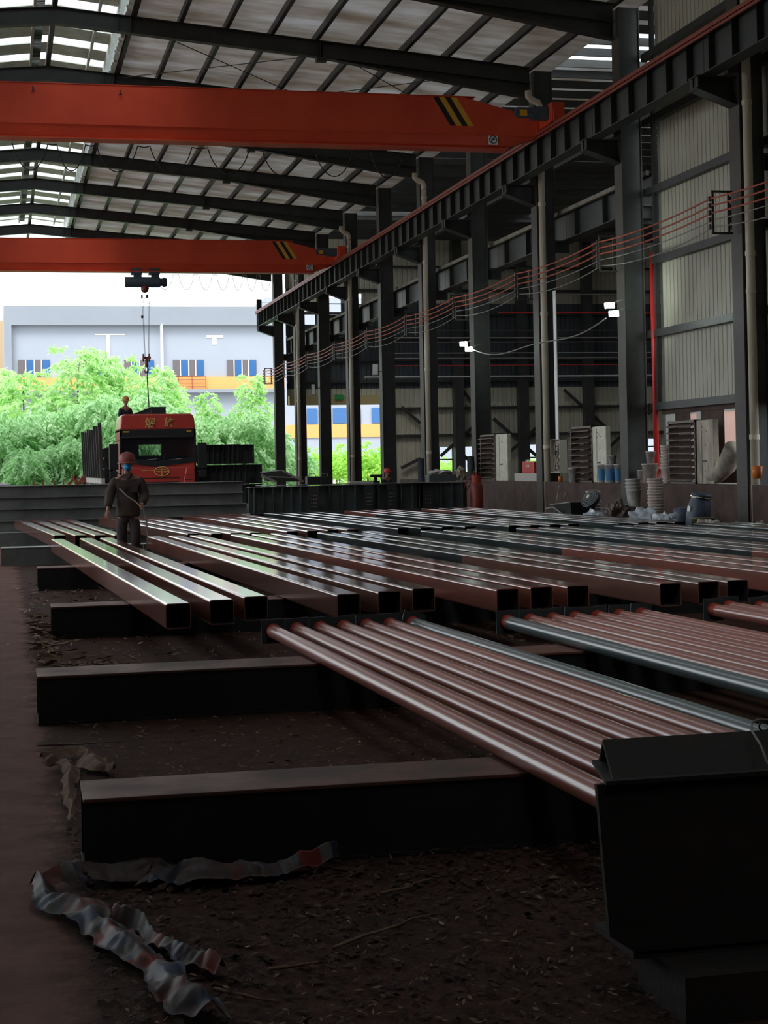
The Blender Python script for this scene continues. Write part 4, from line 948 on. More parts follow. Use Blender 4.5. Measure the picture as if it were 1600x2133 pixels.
tag(MB().box(1.80, 4.2, 4.25, 4.60, 0, .135).build('packing_block', 'grime'), 'low dark block under the capped beam in the lower right corner', 'block')
p0 = Vector((2.38, 4.72, .79)); pts = [atY(1600, 1592, 4.3), atY(1584, 1550, 4.4), atY(1565, 1520, 4.5), atY(1566, 1505, 4.55), atY(1580, 1499, 4.6), atY(1600, 1500, 4.65)]
r = empty('shackle_cable', pts[0], 'pale cable looped over the capped beam at the right photo edge', 'cable')
b = MB(); b.tube([p - pts[0] for p in pts] , .0035, 8); b.build('cable_loop', 'cable', r, True)
b = MB(); b.tube([atY(1592 + 11 * cos(a), 1513 + 9 * sin(a), 4.62) - pts[0] for a in [2 * pi * q / 14 for q in range(15)]], .003, 6); b.tube([atY(1570 + i * 8, 1502 + 4 * sin(i * 2), 4.65) - pts[0] for i in range(5)], .004, 6); b.build('chain_link', 'steel', r)

# long grey beam stack across the hall
for i in range(4):
    z = .16 + i * .27; r = hbeam('stacked_beam', -7, atY(522 - 4 * i, 1040, 38.9).x + .05 * (i % 2), 39.6 + .02 * i, z, .27, .34, 'long grey steel beam crossing behind the tubes, %s in its stack' % ['lowest', 'second up', 'third up', 'topmost'][i], ('greystack', 'greystack'), group='long grey beams stacked behind the tubes', rec=.13)
tag(MB().box(-6, 5.0, 39.4, 39.8, 0, .16).build('timber_bearer', 'greystack'), 'low bearer under the long grey beam stack', 'bearer')
# dark stiffened girders
def girder(x0, y0, x1, y1, z0, hgt, n, label, group, bolts=None, w=.3, m='dgirder'):
    L_ = sqrt((x1 - x0) ** 2 + (y1 - y0) ** 2); r = empty('stiffened_girder', (x0, y0, z0), label, 'steel girder', group, atan2(y1 - y0, x1 - x0))
    b = MB(); b.box(0, L_, -w / 2, w / 2, hgt - .016, hgt); b.box(0, L_, -w / 2, w / 2, 0, .016); b.box(0, L_, -.006, .006, .016, hgt - .016); b.build('girder_beam', m, r)
    for i in range(n):
        x = L_ * (i + .5) / n; MB().box(x - .006, x + .006, -w / 2 + .01, w / 2 - .01, .016, hgt - .016).build('stiffener', m, r)
    if bolts:
        for bx in bolts:
            MB().box(bx * L_ - .13, bx * L_ + .13, -w / 2 - .012, -w / 2, .0, hgt - .016).build('splice_plate', 'steel', r)
            bb = MB()
            for cx_ in (-.06, 0, .06):
                for cz_ in (.15, .24, .33, .42): bb.tube([(bx * L_ + cx_, -w / 2 - .013, cz_), (bx * L_ + cx_, -w / 2 - .02, cz_)], .014, 8)
            bb.build('bolt_row', 'cable', r)
    return r
GG = 'dark stiffened girders behind the tubes'
gz0 = .42
girder(atY(517, 1010, 40.2).x, 40.2, atY(655, 1010, 40.2).x, 40.4, gz0, .66, 7, 'dark stiffened girder left in the row behind the tubes, nearest the long grey beams', GG, [.98])
girder(atY(640, 1010, 40.8).x, 40.7, atY(780, 1010, 40.8).x, 41.0, gz0, .66, 5, 'dark stiffened girder, second from the left in the row behind the tubes', GG, [.9])
girder(atY(770, 1010, 41.2).x, 41.1, atY(870, 1010, 41.2).x, 41.3, gz0, .66, 4, 'dark stiffened girder, third from the left in the row behind the tubes', GG, [.4])
girder(atY(860, 1010, 41.5).x, 41.5, atY(972, 1010, 41.5).x, 41.5, gz0, .66, 5, 'dark stiffened girder at the right end of the row, beside the gas cylinder', GG, [.25])
tag(MB().box(5.6, 11.3, 40.4, 41.6, 0, .42).build('girder_bearer', 'steel'), 'dark bearer under the row of stiffened girders', 'bearer')
tp = MB().box(6.4, 10.9, 41.0, 42.4, 1.09, 1.10); tag(tp.build('steel_plate', 'greystack'), 'flat grey plate lying on the row of stiffened girders', 'plate')
# items behind / on the girders
p0 = atY(640, 1003, 42); p1 = atY(692, 1003, 42)
for i in range(2):
    xa = p0.x + (p1.x - p0.x) * i / 2; r = empty('battery_box', (xa, 42, 1.102), 'black ribbed box with a handle, the %s of two on the girders' % ['left', 'right'][i], 'box', 'black boxes on the girders'); w = (p1.x - p0.x) / 2 - .02
    MB().box(0, w, 0, .3, 0, .2).build('box_body', 'black', r, bevel=.01); bb = MB(); [bb.box(w * (.15 + .28 * q), w * (.17 + .28 * q), -.015, 0, 0.0, .2) for q in range(3)]; bb.build('rib', 'steel', r); MB().tube([(w * .2, .15, .2), (w * .25, .15, .27), (w * .75, .15, .27), (w * .8, .15, .2)], .01, 6).build('handle', 'cable', r)
a = [atY(548, 985, 46), atY(588, 980, 46), atY(632, 1003, 46), atY(560, 1003, 46)]
b = MB(); b.loft([[a[0], a[1], a[2], a[3]], [q + Vector((0, .6, .02)) for q in a]]); tag(b.build('sloping_plate', 'steel'), 'dark sloping steel plate with pale edges beyond the girders, left of the black boxes', 'plate')
b = MB(); b.bar(a[1], a[2], .05); b.bar(atY(545, 990, 45.8), atY(575, 1004, 45.8), .06); b.bar(atY(560, 993, 45.8), atY(628, 995, 45.8), .03); tag(b.build('pale_rails', 'dirty'), 'pale angle rails lying across the sloping plate', 'rail')
p = atY(922, 1000, 42); r = empty('tray_box', (p.x, 42, 1.102), 'grey box heaped with white cloth on the girders', 'box'); MB().box(-.36, .36, 0, .4, 0, .18).build('box_body', 'dgirder', r)
bg = bag(1, 1, .3, .08, 'x', 'bucketw', 'cloth_heap'); bg.location = (p.x, 42.2, 1.33); bg.rotation_euler[2] = pi / 2; bg['label'] = 'crumpled white cloth heaped in the grey box'; bg['category'] = 'cloth'
p = atY(960, 995, 42); bg = bag(2, 1, .1, .16, 'beige sack standing beside the grey box', 'creamdirty', 'small_sack'); bg.location = (p.x, 42, 1.3); bg['category'] = 'sack'; bg.scale = (.5, 1, 1)
p = atY(755, 1002, 44); tag(MB().box(p.x - .35, p.x + .3, 44, 44.3, 1.03, 1.14).build('pale_board', 'bucketw'), 'low pale board beyond the girders below the doorway', 'board')
tag(MB().box(p.x - .5, p.x + 2.2, 43.9, 44.6, 0, 1.03).build('work_bench', 'steel'), 'dark work bench beyond the girders carrying the bench vise', 'bench')
p = atY(782, 992, 44.2); r = empty('bench_vise', (p.x, 44.2, 1.031), 'small black machine silhouetted before the green doorway', 'machine'); b = MB(); b.box(-.1, .1, -.08, .08, 0, .1); b.box(-.04, .04, -.05, .05, .1, .22); b.box(-.14, .18, -.06, .06, .2, .28); b.tube([(.15, 0, .22), (.18, 0, .05)], .02, 6); b.box(-.3, -.12, -.08, .08, 0, .07); b.build('machine_body', 'black', r)

# ---------------------------------------------------------------- truck and trailer
TY = 55.6; tx0 = atY(250, 950, TY).x; tx1 = atY(408, 950, TY).x; tcx = (tx0 + tx1) / 2; W = tx1 - tx0
def tz(py): return atY(330, py, TY).z
t = empty('lorry', (tcx, TY, 0), 'red lorry cab facing the camera at the open end of the hall', 'lorry'); hw = W / 2
zt, zv, zw, zg = tz(862), tz(895), tz(911), tz(962)
b = MB()
b.loft([[(sx * hw, yy, zv + .0) for sx in (-1, 1)] + [(sx * w2, yy, zz) for sx, w2, zz in ((1, hw * .97, zt - .12), (1, hw * .9, zt), (-1, hw * .9, zt), (-1, hw * .97, zt - .12))] for yy in (.0, 2.2)])
b.build('roof_deflector', 'truckred', t, bevel=.05)
b = MB(); b.box(-hw, hw, -.02, .0, zw - .03, zv + .02); b.box(-hw * 1.0, hw, -.05, .02, zw - .0, zw + .03); b.build('sun_visor', 'truckblack', t, bevel=.01)
# cab shell
b = MB(); b.box(-hw, hw, 0, .08, .75, zg); b.box(-hw, -hw + .05, 0, 2.2, .75, zv); b.box(hw - .05, hw, 0, 2.2, .75, zv); b.box(-hw, hw, .0, 2.2, .75, .85); b.box(-hw, hw, 0, 2.2, zv - .05, zv)
# rear wall with window hole
rx0, rx1 = atY(289, 940, TY + 2.2).x - tcx, atY(336, 940, TY + 2.2).x - tcx; rz0, rz1 = atY(310, 949, TY + 2.2).z, atY(310, 926, TY + 2.2).z
b.box(-hw, rx0, 2.15, 2.2, .75, zv); b.box(rx1, hw, 2.15, 2.2, .75, zv); b.box(rx0, rx1, 2.15, 2.2, .75, rz0); b.box(rx0, rx1, 2.15, 2.2, rz1, zv)
b.build('cab_shell', 'truckred', t)
MB().box(-hw + .06, hw - .06, .1, 2.1, .9, zg + .04).build('dashboard', 'truckblack', t)
MB().box(-hw + .05, hw - .05, 1.4, 2.12, 1.4, rz0 - .05).build('seat', 'truckblack', t)
b = MB(); b.tube([(.45 + .22 * cos(a), .35, zg + .12 + .18 * sin(a)) for a in [2 * pi * q / 16 for q in range(17)]], .02, 6); b.build('steering_wheel', 'truckblack', t)
MB().box(-hw + .04, hw - .04, .01, .03, zg + .0, zw).build('windscreen', 'truckglass', t)
b = MB(); b.box(-hw - .01, -hw + .06, -.02, .06, zg - .05, zv); b.box(hw - .06, hw + .01, -.02, .06, zg - .05, zv)
b.loft([[(-hw, -.03, zg + .16), (0, -.06, zg + .02), (hw, -.03, zg + .16), (hw, -.03, zg - .02), (0, -.06, zg - .16), (-hw, -.03, zg - .02)], [(-hw, .0, zg + .16), (0, .0, zg + .02), (hw, .0, zg + .16), (hw, .0, zg - .02), (0, .0, zg - .16), (-hw, .0, zg - .02)]])
b.build('windscreen_surround', 'truckblack', t)
b = MB(); b.tube([(-.7, -.03, zg + .03), (-.05, -.04, zg + .1)], .012, 6); b.tube([(.15, -.03, zg + .03), (.8, -.04, zg + .1)], .012, 6); b.build('wiper', 'cable', t)
b = MB(); b.box(-hw * .86, hw * .86, -.05, .0, .8, zg - .18); b.build('front_panel', 'truckred', t, bevel=.03)
b = MB(); b.loft([[(hw * .62, -.06, .9), (hw * .96, -.06, .9), (hw * .96, -.06, zg - .2), (hw * .74, -.06, zg - .2)], [(hw * .62, -.02, .9), (hw * .96, 0, .9), (hw * .96, 0, zg - .2), (hw * .74, -.02, zg - .2)]]); b.build('corner_panel', 'truckred', t, bevel=.02); b = MB()
b.loft([[(-hw * .62, -.06, .9), (-hw * .96, -.06, .9), (-hw * .96, -.06, zg - .2), (-hw * .74, -.06, zg - .2)], [(-hw * .62, -.02, .9), (-hw * .96, 0, .9), (-hw * .96, 0, zg - .2), (-hw * .74, -.02, zg - .2)]]); b.build('corner_panel', 'truckred', t, bevel=.02)
b = MB()
for z in (.98, 1.12, 1.26): b.box(-hw * .55, hw * .55, -.058, -.05, z, z + .03)
for z in (1.05, 1.2, 1.35):
    b.box(hw * .68, hw * .9, -.066, -.06, z, z + .02)
b.build('grille_slot', 'truckblack', t)
b = MB(); b.box(-hw, hw, -.12, .3, .35, .78); b.build('bumper', 'truckred', t, bevel=.04)
b = MB(); b.box(-hw + .08, -hw + .5, -.13, -.11, .5, .7); b.box(hw - .5, hw - .08, -.13, -.11, .5, .7); b.build('headlamp', 'chrome', t)
for sx in (-1, 1):
    b = MB(); b.box(sx * hw + (-.36 if sx < 0 else .06), sx * hw + (-.06 if sx < 0 else .36), -.1, .05, zw - 1.05, zw - .2); b.tube([(sx * hw, .05, zw - .1), (sx * (hw + .2), -.02, zw - .12), (sx * (hw + .2), -.02, zw - 1.1), (sx * hw, .05, zw - 1.2)], .02, 6)
    b.box(sx * hw + (-.34 if sx < 0 else .1), sx * hw + (-.1 if sx < 0 else .34), -.1, .05, zw - 1.35, zw - 1.1); b.build('wing_mirror', 'truckblack', t, bevel=.03)
for sx in (-1, 1):
    for yy in (.9, 5.0, 6.3):
        b = MB(); b.tube([(sx * (hw - .35), yy, .5), (sx * (hw - .02), yy, .5)], .5, 24); b.build('wheel', 'rubber', t)
MB().box(-.45, .45, .5, 7.0, .7, 1.0).build('chassis', 'steel', t)
b = MB(); cx_, cz_ = atY(337, 982, TY).x - tcx, tz(982)
b.tube([(cx_ + .24 * cos(a), -.07, cz_ + .15 * sin(a)) for a in [2 * pi * q / 28 for q in range(29)]], .016, 8)
b.bar((cx_, -.075, cz_ - .13), (cx_, -.075, cz_ + .13), .04, .02); 
for s_ in (-1, 1):
    for dz in (-.06, 0, .06): b.bar((cx_ + s_ * .04, -.075, cz_ + dz), (cx_ + s_ * (.2 - abs(dz)), -.075, cz_ + dz + .01), .02, .02)
b.build('front_emblem', 'gold', t)
def text(body, x, y, z, size, parent, name, m, rx=pi / 2, extr=.01):
    cu = bpy.data.curves.new(name, 'FONT'); cu.body = body; cu.size = size; cu.extrude = extr; cu.align_x = 'CENTER'; cu.materials.append(M[m]); cu.offset = .004
    o = bpy.data.objects.new(name, cu); COL.objects.link(o); o.parent = parent; o.location = (x, y, z); o.rotation_euler = (rx, 0, 0)
    me = bpy.data.meshes.new_from_object(o.evaluated_get(bpy.context.evaluated_depsgraph_get())); q = bpy.data.objects.new(name, me); COL.objects.link(q); q.parent = parent; q.location = o.location; q.rotation_euler = o.rotation_euler; bpy.data.objects.remove(o); return q
text('解', atY(313, 890, TY).x - tcx, -.02, tz(889), .36, t, 'roof_lettering', 'gold'); text('放', atY(352, 890, TY).x - tcx, -.02, tz(887), .34, t, 'roof_lettering', 'gold')
text('J6 · FAW', atY(303, 980, TY).x - tcx, -.07, tz(983), .12, t, 'front_lettering', 'gold') if 0 else None
b = MB(); xq = atY(295, 979, TY).x - tcx
for j in range(6): b.box(xq + j * .085, xq + j * .085 + .06, -.062, -.05, tz(980), tz(980) + .035)
b.build('front_lettering', 'gold', t)
b = MB(); b.box(-hw + .12, -hw + .32, -.035, -.02, zv - .08, zv - .04); b.box(hw - .3, hw - .14, -.035, -.02, zv - .08, zv - .04); b.build('marker_lamp', 'yellow', t)
# trailer
tr = empty('flatbed_trailer', (4.75, 58.6, 0), 'flatbed trailer with tall dark stakes behind the red cab', 'trailer'); tl = -1.45
MB().box(tl + .1, 1.25, 0, 13, 1.1, 1.25).build('deck', 'steel', tr); MB().box(tl - .02, tl + .1, -2.4, 13, 1.12, 1.3).build('side_rail', 'trailerwhite', tr)
b = MB(); b.box(-2.0, -1.15, -2.2, -2.1, 1.12, 1.3); 
for q in range(9):
    yy = -1.8 + q * 1.5; z0 = .0
    MB().bar((tl + .04, yy, 1.2), (tl - .02, yy, 3.05 + .05 * (q % 3) + (.12 if q == 0 else 0)), .09, .12).build('stake', 'steel', tr)
for q in range(10): MB().tube([(tl + .02, -1.5 + q * 1.2, 1.12), (tl + .04, -1.5 + q * 1.2, .85)], .03, 6).build('rope_hook', 'trailerwhite', tr)
for sx in (-.95, .95):
    for yy in (8.8, 10.1, 11.4): MB().tube([(sx - .15, yy, .5), (sx + .15, yy, .5)], .5, 20).build('wheel', 'rubber', tr)
MB().box(-.5, .5, .5, 13, .75, 1.1).build('chassis', 'steel', tr)
LB = 'dark beams loaded on the trailer'
for i in range(3):
    for j in range(4):
        if i == 2 and j > 1: continue
        x = 3.75 + j * .5; hb_ = .36
        r = empty('loaded_beam', (x, 58.9, 1.252 + i * .37), 'dark steel beam loaded on the trailer, %s layer, %s across' % (['bottom', 'middle', 'top'][i], ORD[j]), 'steel beam', LB)
        b = MB(); b.box(-.2, .2, 0, 11, 0, .02); b.box(-.2, .2, 0, 11, .34, .36); b.box(-.01, .01, 0, 11, .02, .34); b.build('beam_body', 'hbeam', r)
        b = MB(); [b.box(-.19, .19, q * 1.3 + .3, q * 1.3 + .32, .02, .34) for q in range(8)]; b.build('stiffener', 'hbeam', r)
# lifted beam
a0 = atY(330, 855, 62.5); a1 = atY(283, 862, 72)
r = empty('lifted_beam', a0, 'dark steel beam with stiffener plates hanging from the hoist above the cab', 'steel beam', None, atan2(-(a1.x - a0.x), a1.y - a0.y))
b = MB(); b.box(-.3, .3, 0, 9, -.14, -.12); b.box(-.3, .3, 0, 9, .12, .14); b.box(-.01, .01, 0, 9, -.12, .12); b.build('beam_body', 'hbeam', r); b = MB(); [b.box(-.28, .28, q * .8, q * .8 + .02, -.12, .12) for q in range(12)]; b.build('stiffener', 'hbeam', r)
# girder stack right of the cab
RS = 'dark girder stack right of the lorry'
for i, (px0, px1, z0) in enumerate(((405, 545, .30), (405, 546, 1.0), (408, 530, 1.72))):
    for j, yy in enumerate((58.2, 59.1)):
        x0 = atY(px0, 980, yy).x + .05; x1 = atY(px1 - 28 * (1 - j), 980, yy).x
        girder(x0, yy + .25, x1, yy, z0, .68, 9 if j == 0 else 6, 'dark deep girder stacked right of the lorry, %s layer, %s row' % (['bottom', 'middle', 'top'][i], ['front', 'rear'][j]), RS, None, .5, 'greystack' if 0 else 'dgirder')
tag(MB().box(6.4, 8.4, 57.9, 59.6, 0, .3).build('stack_bearer', 'steel'), 'dark bearer under the girder stack right of the lorry', 'bearer')
# rusty trestle & blue tank & grey tub left
r = empty('rusty_trestle', (0, 0, 0), 'rusty red angle trestle left of the trailer', 'trestle'); b = MB(); Yt = 56
for pa, pb in (((138, 1017), (158, 991)), ((158, 991), (160, 1018)), ((158, 1016), (173, 993)), ((173, 993), (176, 1018)), ((176, 990), (178, 1018))): b.bar(atY(*pa, Yt), atY(*pb, Yt), .09, .09)
b.build('trestle_frame', 'rust', r)
b = MB(); 
for px in (70, 90, 113, 132): b.bar(atY(px, 1018, 60), atY(px, 1002, 60), .06, .06)
tag(b.build('rusty_stakes', 'rust'), 'row of short rusty stakes left of the trestle', 'stakes', None, 'thing')
p = atY(108, 995, 88); tag(MB().lathe([(.5, 0), (.55, .2), (.5, 1.55), (.2, 1.7)], (p.x, 88, 0)).build('blue_tank', mat('blue_plastic', (.05, .22, .7), .5), None, True), 'blue plastic tank half hidden among the trees at left', 'tank')
p = atY(18, 1005, 60); r = empty('grey_tub', (p.x, 60, .7), 'grey metal tub at the left photo edge beyond the beam stack', 'tub'); MB().box(-.9, .35, -.3, .4, 0, .38).build('tub_body', 'bwall', r, bevel=.02); MB().box(-.95, .4, -.35, .45, .36, .4).build('rim', 'bwall2', r); MB().box(-.8, .0, -.2, .3, .4, .5).build('contents', 'white', r, bevel=.03)
tag(MB().box(p.x - .9, p.x + .3, 59.8, 60.3, 0, .7).build('tub_stand', 'steel'), 'dark stand under the grey metal tub', 'stand')

# ---------------------------------------------------------------- people
def skinmesh(name, chains, mat_, parent, sub=2, root=None):
    """chains: list of lists of (co, (rx,ry)); first vertex of later chains may be an index tuple ('j', chain, idx)"""
    vs = []; es = []; rad = []; idx = {}
    for ci, ch in enumerate(chains):
        prev = None
        for vi, it in enumerate(ch):
            if it[0] == 'j': cur = idx[(it[1], it[2])]
            else:
                vs.append(it[0]); rad.append(it[1] if isinstance(it[1], tuple) else (it[1], it[1])); cur = len(vs) - 1
            idx[(ci, vi)] = cur
            if prev is not None: es.append((prev, cur))
            prev = cur
    me = bpy.data.meshes.new(name); me.from_pydata(vs, es, []); me.materials.append(M[mat_])
    o = bpy.data.objects.new(name, me); COL.objects.link(o); o.parent = parent
    sk = o.modifiers.new('skin', 'SKIN'); sk.use_smooth_shade = True; sk.branch_smoothing = .4
    me.skin_vertices.new() if not me.skin_vertices else None
    for i, v in enumerate(me.skin_vertices[0].data): v.radius = rad[i]; v.use_root = (i == 0)
    sb = o.modifiers.new('sub', 'SUBSURF'); sb.levels = sub; sb.render_levels = sub
    return o
def headmesh(name, loc, parent, m, face=True, s=1.0):
    bm = bmesh.new(); bmesh.ops.create_uvsphere(bm, u_segments=24, v_segments=18, radius=1)
    for v in bm.verts:
        x, y, z = v.co
        w = .078 * (1 - .22 * max(0, -z) ** 1.5); d = .098 * (1 - .12 * max(0, -z)); hgt = .118
        v.co = Vector((x * w, y * d, z * hgt)) * s
        # nose, brow, chin: face toward -y
        if y < 0:
            v.co.y -= .028 * s * math.exp(-((x / .22) ** 2 + ((z + .12) / .22) ** 2))
            v.co.y += .012 * s * (math.exp(-(((x - .38) / .2) ** 2 + ((z - .12) / .13) ** 2)) + math.exp(-(((x + .38) / .2) ** 2 + ((z - .12) / .13) ** 2)))
            v.co.y -= .010 * s * math.exp(-((x / .4) ** 2 + ((z + .85) / .2) ** 2)); v.co.y -= .006 * s * math.exp(-((x / .3) ** 2 + ((z + .48) / .08) ** 2))
    for sx in (-1, 1):
        mm = Matrix.Translation((sx * .08 * s, .005, -.005)) @ Matrix.Diagonal((.012, .022, .034, 1))
        bmesh.ops.create_icosphere(bm, subdivisions=2, radius=s, matrix=mm)
    me = bpy.data.meshes.new(name); bm.to_mesh(me); bm.free(); me.polygons.foreach_set('use_smooth', [True] * len(me.polygons)); me.materials.append(M[m])
    o = bpy.data.objects.new(name, me); COL.objects.link(o); o.parent = parent; o.location = loc; return o
def helmet(parent, loc, m, s=1.0):
    b = MB(); n = 24
    b.lathe([(.118 * s, 0), (.124 * s, .03 * s), (.118 * s, .07 * s), (.095 * s, .115 * s), (.055 * s, .142 * s), (.005, .15 * s)], n=n, cap=False)
    rings = [[(.116 * s * cos(2 * pi * k / n), .125 * s * sin(2 * pi * k / n), .004) for k in range(n)], [((.145 + .0) * s * cos(2 * pi * k / n), (.15 + .035 * max(0, -sin(2 * pi * k / n))) * s * sin(2 * pi * k / n), -.012) for k in range(n)], [(.145 * s * cos(2 * pi * k / n), (.15 + .035 * max(0, -sin(2 * pi * k / n))) * s * sin(2 * pi * k / n), -.018) for k in range(n)]]
    b.loft(rings, cap=False); b.loft([[(-.012, -.12 * s, .05), (.012, -.12 * s, .05), (.012, .0, .158 * s), (-.012, 0, .158 * s)], [(-.012, .12 * s, .05), (.012, .12 * s, .05), (.012, .0, .16 * s), (-.012, 0, .16 * s)]])
    o = b.build('helmet', m, parent, True); o.location = loc; return o
def hand(chains, wrist, dirv, side, curl, base):
    """adds a palm and five fingers to chains; base = (chain, idx) of the wrist vertex"""
    d = Vector(dirv).normalized(); s_ = Vector(side).normalized(); n = d.cross(s_).normalized(); w = Vector(wrist)
    palm = w + d * .055
    chains.append([('j', *base), (tuple(palm), (.020, .030))]); pc = len(chains) - 1
    for k, (off, ln) in enumerate(((-.030, .068), (-.010, .078), (.010, .074), (.029, .058))):
        b0 = palm + d * .028 + s_ * off; a1 = b0 + (d * cos(curl * .5) + n * sin(curl * .5)) * ln * .45; a2 = a1 + (d * cos(curl * 1.3) + n * sin(curl * 1.3)) * ln * .32; a3 = a2 + (d * cos(curl * 2.1) + n * sin(curl * 2.1)) * ln * .25
        chains.append([('j', pc, 1), (tuple(b0), .0095), (tuple(a1), .0088), (tuple(a2), .008), (tuple(a3), .0065)])
    t0 = w + d * .03 - s_ * .03; t1 = t0 + (d * .6 - s_ * .6 + n * .4).normalized() * .035; t2 = t1 + (d * .85 + n * .45).normalized() * .028
    chains.append([('j', pc, 1), (tuple(t0), .013), (tuple(t1), .0105), (tuple(t2), .008)])

# walking worker, facing the camera (-y)
wp = (1.97, 26.72, 0)
wk = empty('worker', wp, 'worker in dark overalls, red-brown helmet and blue face mask walking between the tubes', 'person')
Rsh, Lsh = (-.20, .0, 1.40), (.20, .0, 1.40)      # x- = photo left
Rel, Lel = (-.29, -.03, 1.12), (.275, -.02, 1.13); Rwr, Lwr = (-.33, -.22, .93), (.20, -.22, .99)
ch = [[((0, .0, .95), (.13, .10)), ((0, 0, 1.12), (.125, .09)), ((0, 0, 1.30), (.15, .10)), ((0, 0, 1.42), (.10, .08)), ((0, -.005, 1.50), (.055, .055)), ((0, -.012, 1.58), (.055, .06)), ((0, -.015, 1.66), (.065, .08))],
      [('j', 0, 3), (Rsh, .058), (Rel, .043), (Rwr, .026)], [('j', 0, 3), (Lsh, .058), (Lel, .043), (Lwr, .026)],
      [('j', 0, 0), ((-.095, 0, .88), (.085, .09)), ((-.10, -.02, .48), .055), ((-.10, .03, .09), .040), ((-.11, -.10, .04), .035)], [('j', 0, 0), ((.095, 0, .88), (.085, .09)), ((.11, -.10, .50), .055), ((.11, -.02, .10), .040), ((.12, -.15, .04), .035)]]
hand(ch, Rwr, (-.25, -.5, -.75), (-.8, .4, 0), .55, (1, 3)); hand(ch, Lwr, (-.2, -.75, -.35), (.5, 0, -.8), .9, (2, 3))
body = skinmesh('body', ch, 'skin', wk)
headmesh('head', (0, -.02, 1.655), wk, 'skin')
skinmesh('jacket', [[((0, .0, .80), (.21, .15)), ((0, 0, .84), (.215, .15)), ((0, 0, 1.0), (.205, .14)), ((0, 0, 1.15), (.20, .135)), ((0, 0, 1.33), (.205, .135)), ((0, 0, 1.44), (.12, .10)), ((0, 0, 1.49), (.07, .07))],
    [('j', 0, 4), ((-.215, 0, 1.38), .10), (Rel, .085), ((-.325, -.19, .965), .06)], [('j', 0, 4), ((.215, 0, 1.38), .10), (Lel, .085), ((.21, -.195, 1.01), .06)]], 'jacket', wk)
skinmesh('trousers', [[((0, .0, .93), (.165, .12)), ((0, 0, .85), (.165, .12))], [('j', 0, 1), ((-.10, 0, .78), (.105, .11)), ((-.105, -.02, .48), .085), ((-.105, .025, .12), .072)], [('j', 0, 1), ((.10, 0, .78), (.105, .11)), ((.115, -.10, .50), .085), ((.115, -.02, .13), .072)]], 'trousers', wk)
for x, y in ((-.105, .0), (.115, -.05)):
    b = MB(); b.loft([[(x - .05, y - .18, 0), (x + .05, y - .18, 0), (x + .05, y + .1, 0), (x - .05, y + .1, 0)], [(x - .05, y - .16, .06), (x + .05, y - .16, .06), (x + .045, y + .09, .12), (x - .045, y + .09, .12)]]); b.build('boot', 'boots', wk, bevel=.02)
hl = helmet(wk, (0, -.015, 1.685), 'helmet', 1.08)
b = MB(); n = 12; b.lathe([(.004, .052), (.028, .044), (.05, .015), (.058, -.02)], n=20, cap=False); mk = b.build('face_mask', 'mask', wk, True); mk.location = (0, -.11, 1.61); mk.rotation_euler = (radians(80), 0, 0); mk.scale = (1.05, 1.15, 1)
b = MB(); b.tube([(-.06, -.10, 1.6), (-.085, -.02, 1.62)], .004, 6); b.tube([(.06, -.10, 1.6), (.085, -.02, 1.62)], .004, 6); b.build('mask_strap', 'white', wk)
b = MB(); b.loft([[(-.09, -.075, 1.47), (0, -.135, 1.40), (0, -.13, 1.44), (-.07, -.04, 1.51)], [(-.085, -.085, 1.46), (-.01, -.145, 1.39), (-.01, -.14, 1.43), (-.07, -.05, 1.51)]]); b.loft([[(.09, -.075, 1.47), (0, -.135, 1.40), (0, -.13, 1.44), (.07, -.04, 1.51)], [(.085, -.085, 1.46), (.01, -.145, 1.39), (.01, -.14, 1.43), (.07, -.05, 1.51)]]); b.build('collar', 'jacket', wk)
b = MB(); b.box(.05, .15, -.15, -.135, 1.20, 1.31); b.box(-.15, -.05, -.15, -.135, 1.20, 1.31); b.build('chest_pocket', 'jacket', wk)
W0 = Vector(wp)
b = MB(); b.tube([W0 + Vector(q) for q in ((-.14, -.17, 1.27), (-.03, -.18, 1.15), (.10, -.24, 1.06), (.17, -.28, .985), (.22, -.30, .93), (.27, -.26, .75), (.29, -.2, .5), (.27, -.12, .25), (.27, .05, .12))], .011, 8)
tag(b.build('spray_hose', 'cable', None, True), 'thin hose running from the worker chest through his hand to the floor', 'hose')
r = empty('spray_pot', (W0.x + .30, W0.y + .12, 0), 'small grimy spray pot standing behind the worker legs', 'pot'); MB().lathe([(.09, 0), (.10, .05), (.10, .2), (.06, .26), (.03, .3)], n=16).build('pot_body', 'grime', r, True); MB().tube([(-.05, 0, .26), (-.05, 0, .36), (.05, 0, .36), (.05, 0, .26)], .01, 6).build('handle', 'cable', r)

